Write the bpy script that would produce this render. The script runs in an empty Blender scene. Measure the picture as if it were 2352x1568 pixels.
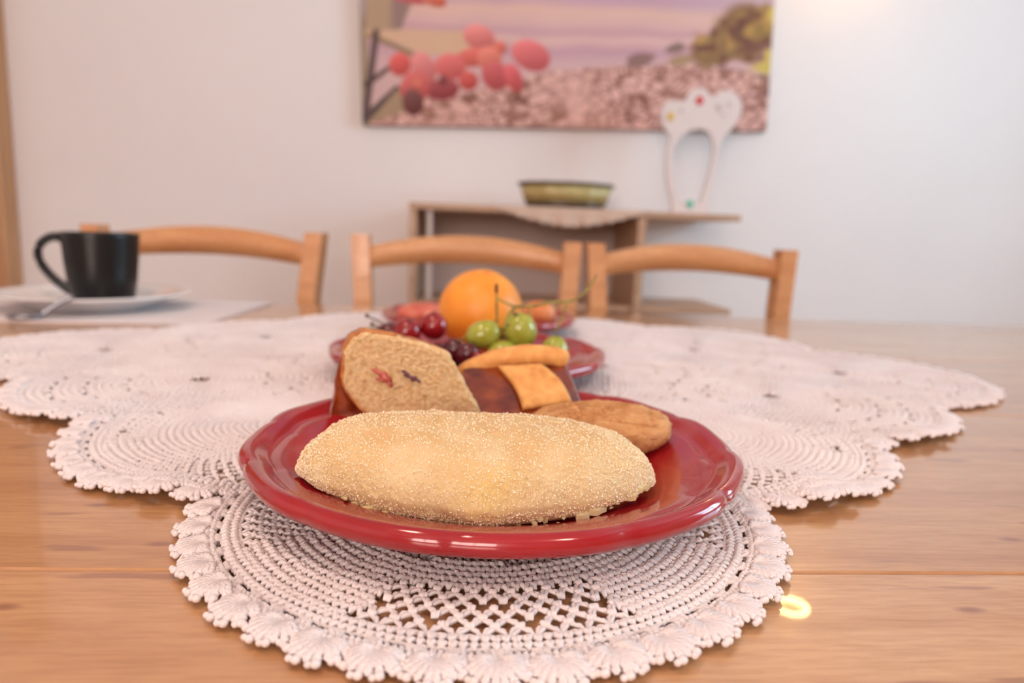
import bpy, math, random
import numpy as np
from mathutils import Matrix, Vector

# ------------------------------------------------------------------ camera, world, lights, exposure
SC = bpy.context.scene
COL = SC.collection
TZ = 0.75                                   # height of the table top
random.seed(7)
RNG = np.random.default_rng(7)

def setup_camera():
    F, psi, yh, rho = 1590.0, math.radians(4.0), 530.0, 0.038
    p = math.atan((784 - yh) / F)
    f = Vector((math.sin(psi)*math.cos(p), math.cos(psi)*math.cos(p), -math.sin(p)))
    r0 = Vector((math.cos(psi), -math.sin(psi), 0)); u0 = r0.cross(f)
    r = math.cos(rho)*r0 + math.sin(rho)*u0
    u = -math.sin(rho)*r0 + math.cos(rho)*u0
    cd = bpy.data.cameras.new('camera'); co = bpy.data.objects.new('camera', cd); COL.objects.link(co)
    cd.sensor_fit = 'HORIZONTAL'; cd.sensor_width = 36.0; cd.lens = F/2352*36.0
    cd.clip_start = 0.01; cd.clip_end = 50
    cd.dof.use_dof = True; cd.dof.focus_distance = 0.262; cd.dof.aperture_fstop = 6.8
    m = Matrix(((r.x, u.x, -f.x, 0), (r.y, u.y, -f.y, 0), (r.z, u.z, -f.z, TZ+0.126), (0, 0, 0, 1)))
    co.matrix_world = m
    SC.camera = co
setup_camera()

w = bpy.data.worlds.new('world'); SC.world = w; w.use_nodes = True
w.node_tree.nodes['Background'].inputs[0].default_value = (0.80, 0.88, 1.0, 1)
w.node_tree.nodes['Background'].inputs[1].default_value = 0.6

vs = SC.view_settings
vs.view_transform = 'Standard'; vs.look = 'None'; vs.gamma = 1.0; vs.use_curve_mapping = False
vs.exposure = 0.24
cy = SC.cycles
cy.max_bounces = 5; cy.diffuse_bounces = 4; cy.adaptive_threshold = 0.02; cy.glossy_bounces = 3; cy.transmission_bounces = 2; cy.transparent_max_bounces = 4
cy.use_light_tree = False; cy.caustics_reflective = False; cy.caustics_refractive = False

def area_light(name, loc, target, sx, sy, power, color):
    l = bpy.data.lights.new(name, 'AREA'); l.shape = 'RECTANGLE'; l.size = sx; l.size_y = sy
    l.energy = power; l.color = color
    o = bpy.data.objects.new(name, l); COL.objects.link(o)
    o.location = loc
    d = Vector(target) - Vector(loc)
    o.rotation_euler = d.to_track_quat('-Z', 'Y').to_euler()
    return o
# daylight standing in the window openings (right wall, and the wall behind the camera)
area_light('window_daylight', (2.74, 0.75, 1.60), (0.0, 0.75, 1.55), 1.35, 1.15, 53, (0.50, 0.79, 1.0))
area_light('rear_window_daylight', (-0.75, -2.35, 1.60), (-0.75, 0.0, 1.55), 1.35, 1.15, 58, (1.0, 0.83, 0.745))

# ------------------------------------------------------------------ helpers
def lin(r, g, b):
    def c(v):
        v /= 255.0
        return v/12.92 if v <= 0.04045 else ((v+0.055)/1.055)**2.4
    return (c(r), c(g), c(b), 1.0)

def _hash(ix, iy, iz):
    h = (ix.astype(np.int64)*374761393 + iy.astype(np.int64)*668265263 + iz.astype(np.int64)*2147483647) & 0xffffffff
    h = ((h ^ (h >> 13)) * 1274126177) & 0xffffffff
    return ((h ^ (h >> 16)) & 0xffff)/65535.0
def vnoise(p, scale):
    """value noise in -1..1 of points p (N,3)"""
    q = np.asarray(p, float)*scale + 1000.0
    i = np.floor(q); fr = q - i; fr = fr*fr*(3-2*fr)
    x, y, z = i[:, 0], i[:, 1], i[:, 2]; a, b, c = fr[:, 0], fr[:, 1], fr[:, 2]
    out = 0
    for dx in (0, 1):
        for dy in (0, 1):
            for dz in (0, 1):
                out = out + _hash(x+dx, y+dy, z+dz)*(a if dx else 1-a)*(b if dy else 1-b)*(c if dz else 1-c)
    return out*2-1

MATS = {}
def mat(name, color, rough=0.5, spec=0.5, coat=0.0, coat_rough=0.05, sss=0.0, sss_r=(1, .4, .2), sss_scale=0.005,
        metal=0.0, emit=None, emit_s=0.0, sheen=0.0, trans=0.0):
    m = bpy.data.materials.new(name); m.use_nodes = True
    b = m.node_tree.nodes['Principled BSDF']
    b.inputs['Base Color'].default_value = color
    b.inputs['Roughness'].default_value = rough
    b.inputs['Specular IOR Level'].default_value = spec
    b.inputs['Coat Weight'].default_value = coat
    b.inputs['Coat Roughness'].default_value = coat_rough
    b.inputs['Metallic'].default_value = metal
    b.inputs['Subsurface Weight'].default_value = sss
    b.inputs['Subsurface Radius'].default_value = sss_r
    b.inputs['Subsurface Scale'].default_value = sss_scale
    b.inputs['Sheen Weight'].default_value = sheen
    b.inputs['Transmission Weight'].default_value = trans
    if emit:
        b.inputs['Emission Color'].default_value = emit
        b.inputs['Emission Strength'].default_value = emit_s
    MATS[name] = m
    return m

class N:
    """small node-tree helper"""
    def __init__(s, m):
        s.t = m.node_tree; s.b = s.t.nodes['Principled BSDF']
    def new(s, t, **kw):
        n = s.t.nodes.new(t)
        for k, v in kw.items():
            if hasattr(n, k): setattr(n, k, v)
        return n
    def link(s, a, b): s.t.links.new(a, b)
    def coord(s, scale=(1, 1, 1), loc=(0, 0, 0)):
        tc = s.new('ShaderNodeTexCoord'); mp = s.new('ShaderNodeMapping')
        mp.inputs['Scale'].default_value = scale; mp.inputs['Location'].default_value = loc
        s.link(tc.outputs['Object'], mp.inputs['Vector']); return mp.outputs['Vector']
    def noise(s, vec, scale, detail=4, rough=0.5, dist=0.0):
        n = s.new('ShaderNodeTexNoise'); s.link(vec, n.inputs['Vector'])
        n.inputs['Scale'].default_value = scale; n.inputs['Detail'].default_value = detail
        n.inputs['Roughness'].default_value = rough; n.inputs['Distortion'].default_value = dist
        return n.outputs['Fac']
    def ramp(s, fac, stops):
        n = s.new('ShaderNodeValToRGB'); e = n.color_ramp.elements
        while len(e) > 1: e.remove(e[-1])
        e[0].position = stops[0][0]; e[0].color = stops[0][1]
        for p, c in stops[1:]:
            k = e.new(p); k.color = c
        s.link(fac, n.inputs['Fac']); return n.outputs['Color']
    def mix(s, fac, a, b, mode='MIX'):
        n = s.new('ShaderNodeMix'); n.data_type = 'RGBA'; n.blend_type = mode
        for sock, v in ((n.inputs[0], fac), (n.inputs[6], a), (n.inputs[7], b)):
            if hasattr(v, 'is_linked') or hasattr(v, 'links'): s.link(v, sock)
            else: sock.default_value = v
        return n.outputs[2]
    def bump(s, fac, strength, dist):
        n = s.new('ShaderNodeBump'); n.inputs['Strength'].default_value = strength; n.inputs['Distance'].default_value = dist
        s.link(fac, n.inputs['Height']); s.link(n.outputs['Normal'], s.b.inputs['Normal']); return n
    def color(s, c): s.link(c, s.b.inputs['Base Color'])

def mesh_np(name, V, Q):
    """mesh from numpy verts and quads"""
    me = bpy.data.meshes.new(name)
    V = np.ascontiguousarray(V, dtype=np.float32); Q = np.ascontiguousarray(Q, dtype=np.int32)
    me.vertices.add(len(V)); me.vertices.foreach_set('co', V.ravel())
    k = Q.shape[1]
    me.loops.add(Q.size); me.loops.foreach_set('vertex_index', Q.ravel())
    me.polygons.add(len(Q)); me.polygons.foreach_set('loop_start', np.arange(0, Q.size, k, dtype=np.int32))
    me.update(calc_edges=True)
    me.polygons.foreach_set('use_smooth', np.ones(len(Q), dtype=bool))
    return me

def world_org(o):
    v = Vector((0, 0, 0))
    while o is not None:
        v += o.location; o = o.parent
    return v

def link(name, me, material=None, parent=None, loc=(0, 0, 0)):
    o = bpy.data.objects.new(name, me); COL.objects.link(o)
    o.location = loc
    if material is not None and me is not None and not me.materials: me.materials.append(material)
    if parent is not None: o.parent = parent
    return o

def tag(o, label=None, cat=None, group=None, kind=None):
    if label: o['label'] = label
    if cat: o['category'] = cat
    if group: o['group'] = group
    if kind: o['kind'] = kind
    return o

def thing(name, loc, label, cat, group=None, rz=0.0):
    o = bpy.data.objects.new(name, None); COL.objects.link(o); o.empty_display_size = 0.02
    o.location = loc; o.rotation_euler = (0, 0, rz)
    return tag(o, label, cat, group)

class MB:
    """collects boxes, tubes, lathes; build() makes ONE mesh"""
    def __init__(s): s.v = []; s.f = []; s.n = 0; s.sm = []
    def add(s, V, Fs, smooth=True):
        V = [tuple(map(float, p)) for p in V]
        s.v += V; s.f += [tuple(int(i)+s.n for i in f) for f in Fs]; s.sm += [smooth]*len(Fs); s.n += len(V); return s
    def box(s, lo, hi, bev=0.0):
        (x0, y0, z0), (x1, y1, z1) = lo, hi
        if bev <= 0:
            V = [(x0,y0,z0),(x1,y0,z0),(x1,y1,z0),(x0,y1,z0),(x0,y0,z1),(x1,y0,z1),(x1,y1,z1),(x0,y1,z1)]
            return s.add(V, [(0,3,2,1),(4,5,6,7),(0,1,5,4),(1,2,6,5),(2,3,7,6),(3,0,4,7)], False)
        import itertools
        b = bev; V = []; idx = {}
        for sx, sy, sz in itertools.product((0, 1), repeat=3):
            cx, cy, cz = (x1 if sx else x0), (y1 if sy else y0), (z1 if sz else z0)
            ix, iy, iz = (-b if sx else b), (-b if sy else b), (-b if sz else b)
            for ax, p in ((0, (cx, cy+iy, cz+iz)), (1, (cx+ix, cy, cz+iz)), (2, (cx+ix, cy+iy, cz))):
                idx[(sx, sy, sz, ax)] = len(V); V.append(p)
        g = lambda *k: idx[k]; Fs = []
        for sx in (0, 1): q = [g(sx,0,0,0), g(sx,1,0,0), g(sx,1,1,0), g(sx,0,1,0)]; Fs.append(q if sx else q[::-1])
        for sy in (0, 1): q = [g(0,sy,0,1), g(0,sy,1,1), g(1,sy,1,1), g(1,sy,0,1)]; Fs.append(q if sy else q[::-1])
        for sz in (0, 1): q = [g(0,0,sz,2), g(1,0,sz,2), g(1,1,sz,2), g(0,1,sz,2)]; Fs.append(q if sz else q[::-1])
        for sy in (0, 1):
            for sz in (0, 1):
                q = [g(0,sy,sz,1), g(1,sy,sz,1), g(1,sy,sz,2), g(0,sy,sz,2)]; Fs.append(q if (sy ^ sz) else q[::-1])
        for sx in (0, 1):
            for sz in (0, 1):
                q = [g(sx,0,sz,0), g(sx,1,sz,0), g(sx,1,sz,2), g(sx,0,sz,2)]; Fs.append(q[::-1] if (sx ^ sz) else q)
        for sx in (0, 1):
            for sy in (0, 1):
                q = [g(sx,sy,0,0), g(sx,sy,1,0), g(sx,sy,1,1), g(sx,sy,0,1)]; Fs.append(q if (sx ^ sy) else q[::-1])
        for sx, sy, sz in itertools.product((0, 1), repeat=3):
            q = [g(sx,sy,sz,0), g(sx,sy,sz,1), g(sx,sy,sz,2)]; Fs.append(q if (sx+sy+sz) % 2 else q[::-1])
        return s.add(V, Fs, False)
    def tube(s, pts, rad, sides=8, cap=True):
        V, Q = tubes(np.array([pts], float), np.array(rad, float), sides)
        Fs = [tuple(q) for q in Q]
        if cap:
            n = len(pts)
            Fs += [tuple(range(sides))[::-1], tuple(range((n-1)*sides, n*sides))]
        return s.add(V, Fs)
    def lathe(s, prof, seg=48, c=(0, 0, 0), closed=False, fn=None):
        prof = list(prof); V = []
        for i in range(seg):
            a = 2*math.pi*i/seg
            for r, z in prof:
                if fn: r, z = fn(r, z, a)
                V.append((c[0]+r*math.cos(a), c[1]+r*math.sin(a), c[2]+z))
        n = len(prof); Fs = []
        for i in range(seg):
            j = (i+1) % seg
            for k in range(n-1 if not closed else n):
                l = (k+1) % n
                Fs.append((i*n+k, j*n+k, j*n+l, i*n+l))
        return s.add(V, Fs)
    def prism(s, poly, z0, z1, axis='z'):
        """poly in 2D; extruded along an axis"""
        def P(a, b, c):
            return {'z': (a, b, c), 'y': (a, c, b), 'x': (c, a, b)}[axis]
        n = len(poly)
        V = [P(a, b, z0) for a, b in poly] + [P(a, b, z1) for a, b in poly]
        Fs = [tuple(range(n))[::-1], tuple(range(n, 2*n))] + [(i, (i+1) % n, n+(i+1) % n, n+i) for i in range(n)]
        return s.add(V, Fs, False)
    def xform(s, M):
        s.v = [tuple(M @ Vector(p)) for p in s.v]; return s
    def build(s, name, material, parent=None, world=True, flat=False, loc=None):
        o_ = world_org(parent) if (parent is not None and world) else Vector((0, 0, 0))
        me = bpy.data.meshes.new(name)
        me.from_pydata([(p[0]-o_.x, p[1]-o_.y, p[2]-o_.z) for p in s.v], [], s.f)
        me.update()
        import bmesh
        bm = bmesh.new(); bm.from_mesh(me); bmesh.ops.recalc_face_normals(bm, faces=bm.faces); bm.to_mesh(me); bm.free()
        me.polygons.foreach_set('use_smooth', [False if flat else bool(x) for x in s.sm])
        return link(name, me, material, parent)

def tubes(P, rad, sides=6):
    """P (M,N,3) polylines, rad scalar / (N,) / (M,N). Returns verts, quads"""
    M, Nn, _ = P.shape
    T = np.gradient(P, axis=1); T /= np.linalg.norm(T, axis=2, keepdims=True)+1e-12
    up = np.zeros_like(T); up[..., 2] = 1.0
    vert = np.abs(T[..., 2]) > 0.95
    up[vert] = (0, 1, 0)
    A = np.cross(T, up); A /= np.linalg.norm(A, axis=2, keepdims=True)+1e-12
    B = np.cross(A, T)
    R = np.broadcast_to(np.asarray(rad, float), (M, Nn))[..., None, None]
    a = np.arange(sides)*2*np.pi/sides
    V = P[:, :, None, :] + R*(A[:, :, None, :]*np.cos(a)[None, None, :, None] + B[:, :, None, :]*np.sin(a)[None, None, :, None])
    idx = np.arange(M*Nn*sides).reshape(M, Nn, sides)
    nx = np.roll(idx, -1, axis=2)
    Q = np.stack([idx[:, :-1], nx[:, :-1], nx[:, 1:], idx[:, 1:]], axis=-1).reshape(-1, 4)
    return V.reshape(-1, 3), Q

class NB:
    """numpy batch builder for many tubes -> one mesh"""
    def __init__(s): s.V = []; s.Q = []; s.n = 0
    def tubes(s, P, rad, sides=5):
        if len(P) == 0: return
        V, Q = tubes(P, rad, sides); s.add(V, Q)
    def add(s, V, Q): s.V.append(V); s.Q.append(Q+s.n); s.n += len(V)
    def mesh(s, name): return mesh_np(name, np.concatenate(s.V), np.concatenate(s.Q))

def ellipsoid(rx, ry, rz, nu=32, nv=20, fn=None):
    u = np.linspace(0, 2*np.pi, nu, endpoint=False); v = np.linspace(0.001, np.pi-0.001, nv)
    U, W = np.meshgrid(u, v, indexing='ij')
    D = np.stack([np.sin(W)*np.cos(U), np.sin(W)*np.sin(U), np.cos(W)], -1).reshape(-1, 3)
    V = D*np.array([rx, ry, rz])
    if fn is not None: V = fn(V, D)
    idx = np.arange(nu*nv).reshape(nu, nv); nx = np.roll(idx, -1, 0)
    Q = np.stack([idx[:, :-1], idx[:, 1:], nx[:, 1:], nx[:, :-1]], -1).reshape(-1, 4)
    return V, Q

# ------------------------------------------------------------------ materials
wall_m = mat('wall_paint', lin(242, 234, 231), 0.85, 0.2)
n = N(wall_m); v = n.coord(); n.bump(n.noise(v, 90, 3), 0.08, 0.002)
n.color(n.ramp(n.noise(v, 1.3, 3), [(0.3, lin(240, 231, 228)), (0.7, lin(245, 237, 234))]))
ceil_m = mat('ceiling_paint', lin(240, 236, 230), 0.9, 0.2)
floor_m = mat('floor_tile', lin(170, 140, 115), 0.5)
n = N(floor_m); v = n.coord(); n.color(n.ramp(n.noise(v, 6, 4), [(0.3, lin(160, 130, 105)), (0.7, lin(185, 155, 130))]))
white_frame = mat('white_frame_paint', lin(235, 232, 228), 0.4)
doorwood = mat('trim_wood', lin(196, 146, 104), 0.5)
n = N(doorwood); v = n.coord((6, 6, 0.7)); n.color(n.ramp(n.noise(v, 6, 5), [(0.3, lin(186, 134, 96)), (0.7, lin(206, 158, 114))]))

def wood_material(name, dark, light, axis_scale, knots=True, gloss=0.35, coat=0.0, seed=0.0, streak=None):
    m = mat(name, light, gloss, 0.5, coat, 0.02)
    n = N(m); v = n.coord(axis_scale, (seed, seed*1.7, seed*0.3))
    big = n.noise(v, 5.0, 4, 0.55, 0.6)
    fine = n.noise(v, 55.0, 4, 0.6, 0.2)
    c = n.ramp(big, [(0.28, dark), (0.5, tuple(0.5*(a+b) for a, b in zip(dark, light))), (0.72, light)])
    f = n.ramp(fine, [(0.34, (0.70, 0.60, 0.52, 1)), (0.60, (1, 1, 1, 1))])
    c = n.mix(0.55, c, f, 'MULTIPLY')
    if knots:
        v2 = n.coord((1.0, 2.6, 1.0), (seed*2.1, seed, 0))
        vo = n.new('ShaderNodeTexVoronoi'); vo.voronoi_dimensions = '2D'; vo.inputs['Scale'].default_value = 9.0; n.link(v2, vo.inputs['Vector'])
        k = n.ramp(vo.outputs['Distance'], [(0.0, (.9, .9, .9, 1)), (0.025, (0.75, 0.75, 0.75, 1)), (0.065, (0, 0, 0, 1))])
        c = n.mix(k, c, streak or lin(138, 84, 62))
        # thin dark flecks that run with the grain
        v3 = n.coord((9.0, 60.0, 9.0), (seed*0.7, 0, 0))
        fl = n.noise(v3, 1.6, 2, 0.5)
        fk = n.ramp(fl, [(0.655, (0, 0, 0, 1)), (0.70, (0.7, 0.7, 0.7, 1))])
        c = n.mix(fk, c, lin(150, 98, 72))
    n.color(c)
    n.bump(n.noise(n.coord((3, 9, 3), (seed, 0, 0)), 7.0, 3, 0.5), 0.05, 0.004)
    return m
plank_mats = [wood_material('pine_plank_%d' % i, lin(*d), lin(*l), (0.9, 9.0, 2.0), True, 0.30, 0.75, 1.37*i+0.4)
              for i, (d, l) in enumerate([((180, 127, 85), (204, 156, 112)), ((186, 134, 91), (210, 164, 120)), ((176, 123, 81), (200, 152, 106))])]
chair_m = wood_material('beech_wood', lin(206, 144, 96), lin(224, 166, 116), (1.2, 8.0, 8.0), False, 0.38, 0.25, 3.3)
side_m = wood_material('ash_board', lin(186, 146, 116), lin(208, 170, 140), (1.2, 8.0, 8.0), False, 0.5, 0.0, 5.1)
panel_m = mat('taupe_panel', lin(204, 186, 178), 0.6)
red_m = mat('red_glaze', lin(172, 20, 28), 0.16, 0.5, 0.55, 0.025)
n = N(red_m); v = n.coord(); n.color(n.ramp(n.noise(v, 30, 3), [(0.3, lin(148, 14, 24)), (0.7, lin(162, 19, 29))])); n.bump(n.noise(v, 55, 2), 0.05, 0.002)
yarn_m = mat('cotton_yarn', lin(238, 226, 224), 0.5, 0.45)
n = N(yarn_m); v = n.coord(); n.color(n.ramp(n.noise(v, 26, 3), [(0.3, lin(232, 218, 216)), (0.7, lin(241, 231, 229))]))
wv = n.new('ShaderNodeTexWave'); wv.wave_type = 'BANDS'; wv.bands_direction = 'DIAGONAL'; wv.inputs['Scale'].default_value = 900; wv.inputs['Distortion'].default_value = 2.0
n.link(v, wv.inputs['Vector']); n.bump(wv.outputs['Fac'], 0.35, 0.0004)
black_m = mat('black_ceramic', lin(14, 12, 12), 0.35, 0.3, 0.15, 0.15)
white_m = mat('white_ceramic', lin(236, 232, 230), 0.2, 0.5, 0.4, 0.05)
steel_m = mat('steel', (0.30, 0.30, 0.33, 1), 0.3, metal=1.0)
mat_m = mat('placemat_cloth', lin(222, 212, 210), 0.8, 0.2)

# ------------------------------------------------------------------ room shell
def struct(name, mb, m):
    o = mb.build(name, m); o['kind'] = 'structure'; return o
XL, XR, YB, YF, ZC = -2.4, 2.6, 2.4, -2.2, 2.6
struct('floor', MB().box((XL-.1, YF-.1, -0.1), (XR+.1, YB+.1, 0)), floor_m)
struct('ceiling', MB().box((XL-.1, YF-.1, ZC), (XR+.1, YB+.1, ZC+.1)), ceil_m)
struct('wall_back', MB().box((XL-.1, YB, 0), (XR+.1, YB+.1, ZC)), wall_m)
struct('wall_left', MB().box((XL-.1, YF, 0), (XL, YB, ZC)), wall_m)
wy0, wy1, wz0, wz1 = 0.05, 1.45, 1.0, 2.2
struct('wall_right', MB().box((XR, YF, 0), (XR+.1, YB, wz0)).box((XR, YF, wz1), (XR+.1, YB, ZC)).box((XR, YF, wz0), (XR+.1, wy0, wz1)).box((XR, wy1, wz0), (XR+.1, YB, wz1)), wall_m)
wx0, wx1 = -1.45, -0.05
struct('wall_front', MB().box((XL, YF-.1, 0), (XR, YF, wz0)).box((XL, YF-.1, wz1), (XR, YF, ZC)).box((XL, YF-.1, wz0), (wx0, YF, wz1)).box((wx1, YF-.1, wz0), (XR, YF, wz1)), wall_m)
struct('baseboard_back', MB().box((-1.4, YB-.014, 0), (XR, YB, 0.09), 0.003), white_frame)
pane_m = bpy.data.materials.new('window_glass'); pane_m.use_nodes = True
nt = pane_m.node_tree; nt.nodes.clear()
o_ = nt.nodes.new('ShaderNodeOutputMaterial'); mx = nt.nodes.new('ShaderNodeMixShader'); tr = nt.nodes.new('ShaderNodeBsdfTransparent'); gl = nt.nodes.new('ShaderNodeBsdfGlossy')
gl.inputs['Roughness'].default_value = 0.02; mx.inputs[0].default_value = 0.06
nt.links.new(tr.outputs[0], mx.inputs[1]); nt.links.new(gl.outputs[0], mx.inputs[2]); nt.links.new(mx.outputs[0], o_.inputs[0])
# window_1 in the right wall, window_2 behind the camera
w1 = thing('window_1', (XR+.05, (wy0+wy1)/2, wz0), None, None); w1['kind'] = 'structure'
fr = MB()
for a, b in ((wy0, wy0+.05), (wy1-.05, wy1), ((wy0+wy1)/2-.03, (wy0+wy1)/2+.03)): fr.box((XR+.02, a, wz0), (XR+.08, b, wz1))
for a, b in ((wz0, wz0+.05), (wz1-.05, wz1), ((wz0+wz1)/2-.02, (wz0+wz1)/2+.02)): fr.box((XR+.02, wy0, a), (XR+.08, wy1, b))
wf = fr.build('window_frame', white_frame, w1)
for i in range(2):
    for j in range(2):
        ym, zm = (wy0+wy1)/2, (wz0+wz1)/2
        MB().box((XR+.046, (wy0+.05) if i == 0 else ym+.03, (wz0+.05) if j == 0 else zm+.02), (XR+.054, ym-.03 if i == 0 else wy1-.05, zm-.02 if j == 0 else wz1-.05)).build('pane', pane_m, wf)
w2 = thing('window_2', ((wx0+wx1)/2, YF-.05, wz0), None, None); w2['kind'] = 'structure'
fr = MB()
for a, b in ((wx0, wx0+.05), (wx1-.05, wx1), ((wx0+wx1)/2-.03, (wx0+wx1)/2+.03)): fr.box((a, YF-.08, wz0), (b, YF-.02, wz1))
for a, b in ((wz0, wz0+.05), (wz1-.05, wz1), ((wz0+wz1)/2-.02, (wz0+wz1)/2+.02)): fr.box((wx0, YF-.08, a), (wx1, YF-.02, b))
wf = fr.build('window_frame', white_frame, w2)
for i in range(2):
    for j in range(2):
        xm, zm = (wx0+wx1)/2, (wz0+wz1)/2
        MB().box(((wx0+.05) if i == 0 else xm+.03, YF-.054, (wz0+.05) if j == 0 else zm+.02), (xm-.03 if i == 0 else wx1-.05, YF-.046, zm-.02 if j == 0 else wz1-.05)).build('pane', pane_m, wf)
# door frame post at the far left and its door
struct('trim_1', MB().box((-1.56, YB-.06, 0), (-1.463, YB, 2.12), 0.006).box((-1.475, YB-.075, 0), (-1.463, YB-.05, 2.12), 0.002), doorwood)
d1 = MB().box((-2.36, YB-.035, 0.01), (-1.56, YB-.001, 2.08), 0.003).build('door_1', doorwood); d1['kind'] = 'structure'
MB().tube([(-1.64, YB-.035, 1.0), (-1.64, YB-.075, 1.0), (-1.66, YB-.085, 1.0), (-1.75, YB-.085, 1.0)], 0.009, 8).build('door_handle', steel_m, d1)

# ------------------------------------------------------------------ lamps of the room
lamp_white = mat('opal_glass', lin(245, 240, 230), 0.4)
bulb_m = mat('lit_bulb', (1, .8, .5, 1), 0.4, emit=(1.0, 0.72, 0.36, 1), emit_s=1.0)
rim_m = mat('glowing_rim', lin(250, 230, 190), 0.4, emit=(1.0, 0.58, 0.22, 1), emit_s=64.0)
glow_m = mat('glowing_opal_glass', lin(245, 236, 220), 0.4, emit=(1.0, 0.62, 0.22, 1), emit_s=0.6)
for m_ in (bulb_m, glow_m): m_.cycles.emission_sampling = 'NONE'
brass_m = mat('brass', (0.6, 0.42, 0.2, 1), 0.3, metal=1.0)
def point_light(name, loc, power, color, rad):
    l = bpy.data.lights.new(name, 'POINT'); l.energy = power; l.color = color; l.shadow_soft_size = rad
    o = bpy.data.objects.new(name, l); COL.objects.link(o); o.location = loc; return o
sx, sy, sz = 1.215, 2.27, TZ+1.185
sc_ = thing('wall_sconce', (sx, YB, sz), 'small wall sconce with bell shade above the sideboard', 'lamp')
MB().lathe([(0.0, 0), (0.045, 0), (0.045, .012), (0.03, .02), (0, .02)], 24).xform(Matrix.Translation((sx, YB, sz+.10)) @ Matrix.Rotation(math.pi/2, 4, 'X')).build('wall_plate', brass_m, sc_)
MB().tube([(sx, YB-.01, sz+.10), (sx, YB-.06, sz+.11), (sx, sy+.03, sz+.13), (sx, sy, sz+.115), (sx, sy, sz+.085)], 0.006, 8).build('arm', brass_m, sc_)
MB().lathe([(.012, .09), (.03, .085), (.045, .06), (.054, .02), (.058, 0), (.0555, 0), (.051, .02), (.042, .058), (.028, .081), (.012, .086)], 40, (sx, sy, sz), closed=True).build('shade', glow_m, sc_)
MB().lathe([(.056+.0042*math.cos(q), .002+.0042*math.sin(q)) for q in np.linspace(0, 2*math.pi, 10, endpoint=False)], 40, (sx, sy, sz), closed=True).build('lit_rim', rim_m, sc_)
MB().lathe([(.0005, .004), (.050, .004), (.050, .010), (.0005, .010)], 40, (sx, sy, sz)).build('cap', brass_m, sc_)  # disc added inside the shade so its reflection keeps a dark centre
def pendant(x, y, z, power, label):
    t = thing('pendant_lamp', (x, y, ZC), label, 'lamp', 'pendant lamps on the ceiling')
    MB().lathe([(0, 0), (.05, 0), (.05, -.02), (0, -.025)], 24, (x, y, ZC)).build('canopy', brass_m, t)
    MB().tube([(x, y, ZC-.02), (x, y, z+.16)], 0.003, 6).build('cord', black_m, t)
    MB().lathe([(.02, .17), (.03, .165), (.09, .10), (.16, 0), (.157, 0), (.087, .098), (.028, .16), (.02, .165)], 40, (x, y, z), closed=True).build('shade', lamp_white, t)
    V, Q = ellipsoid(.03, .03, .04, 20, 14)
    link('bulb', mesh_np('bulb', V+np.array((x, y, z+.07))-np.array(t.location), Q), bulb_m, t)
    point_light('pendant_light', (x, y, z+.0), power, (1.0, 0.76, 0.68), 0.10)
pendant(-0.35, 0.25, 1.95, 8.6, 'warm pendant lamp over the near left of the table')
pendant(0.45, -0.55, 1.95, 8.6, 'warm pendant lamp behind the near right of the table')

# ------------------------------------------------------------------ dining table
tb = thing('dining_table', (0.15, 0.42, 0), 'long varnished pine dining table with wide horizontal planks', 'table')
seams = [-0.25, -0.003, 0.242, 0.492, 0.738, 0.985, 1.10]
TX0, TX1 = -1.0, 1.3
for i in range(len(seams)-1):
    MB().box((TX0, seams[i]+.0004, TZ-.032), (TX1, seams[i+1]-.0004, TZ), 0.0012).build('plank', plank_mats[i % 3], tb)
MB().box((TX0+.1, -0.13, TZ-.11), (TX1-.1, -0.10, TZ-.033)).build('apron', plank_mats[0], tb)
MB().box((TX0+.1, 0.96, TZ-.11), (TX1-.1, 0.99, TZ-.033)).build('apron', plank_mats[0], tb)
for x in (TX0+.08, TX1-.15):
    for y in (-.17, .94):
        MB().box((x, y, 0), (x+.07, y+.07, TZ-.033), .004).build('leg', plank_mats[0], tb)

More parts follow.
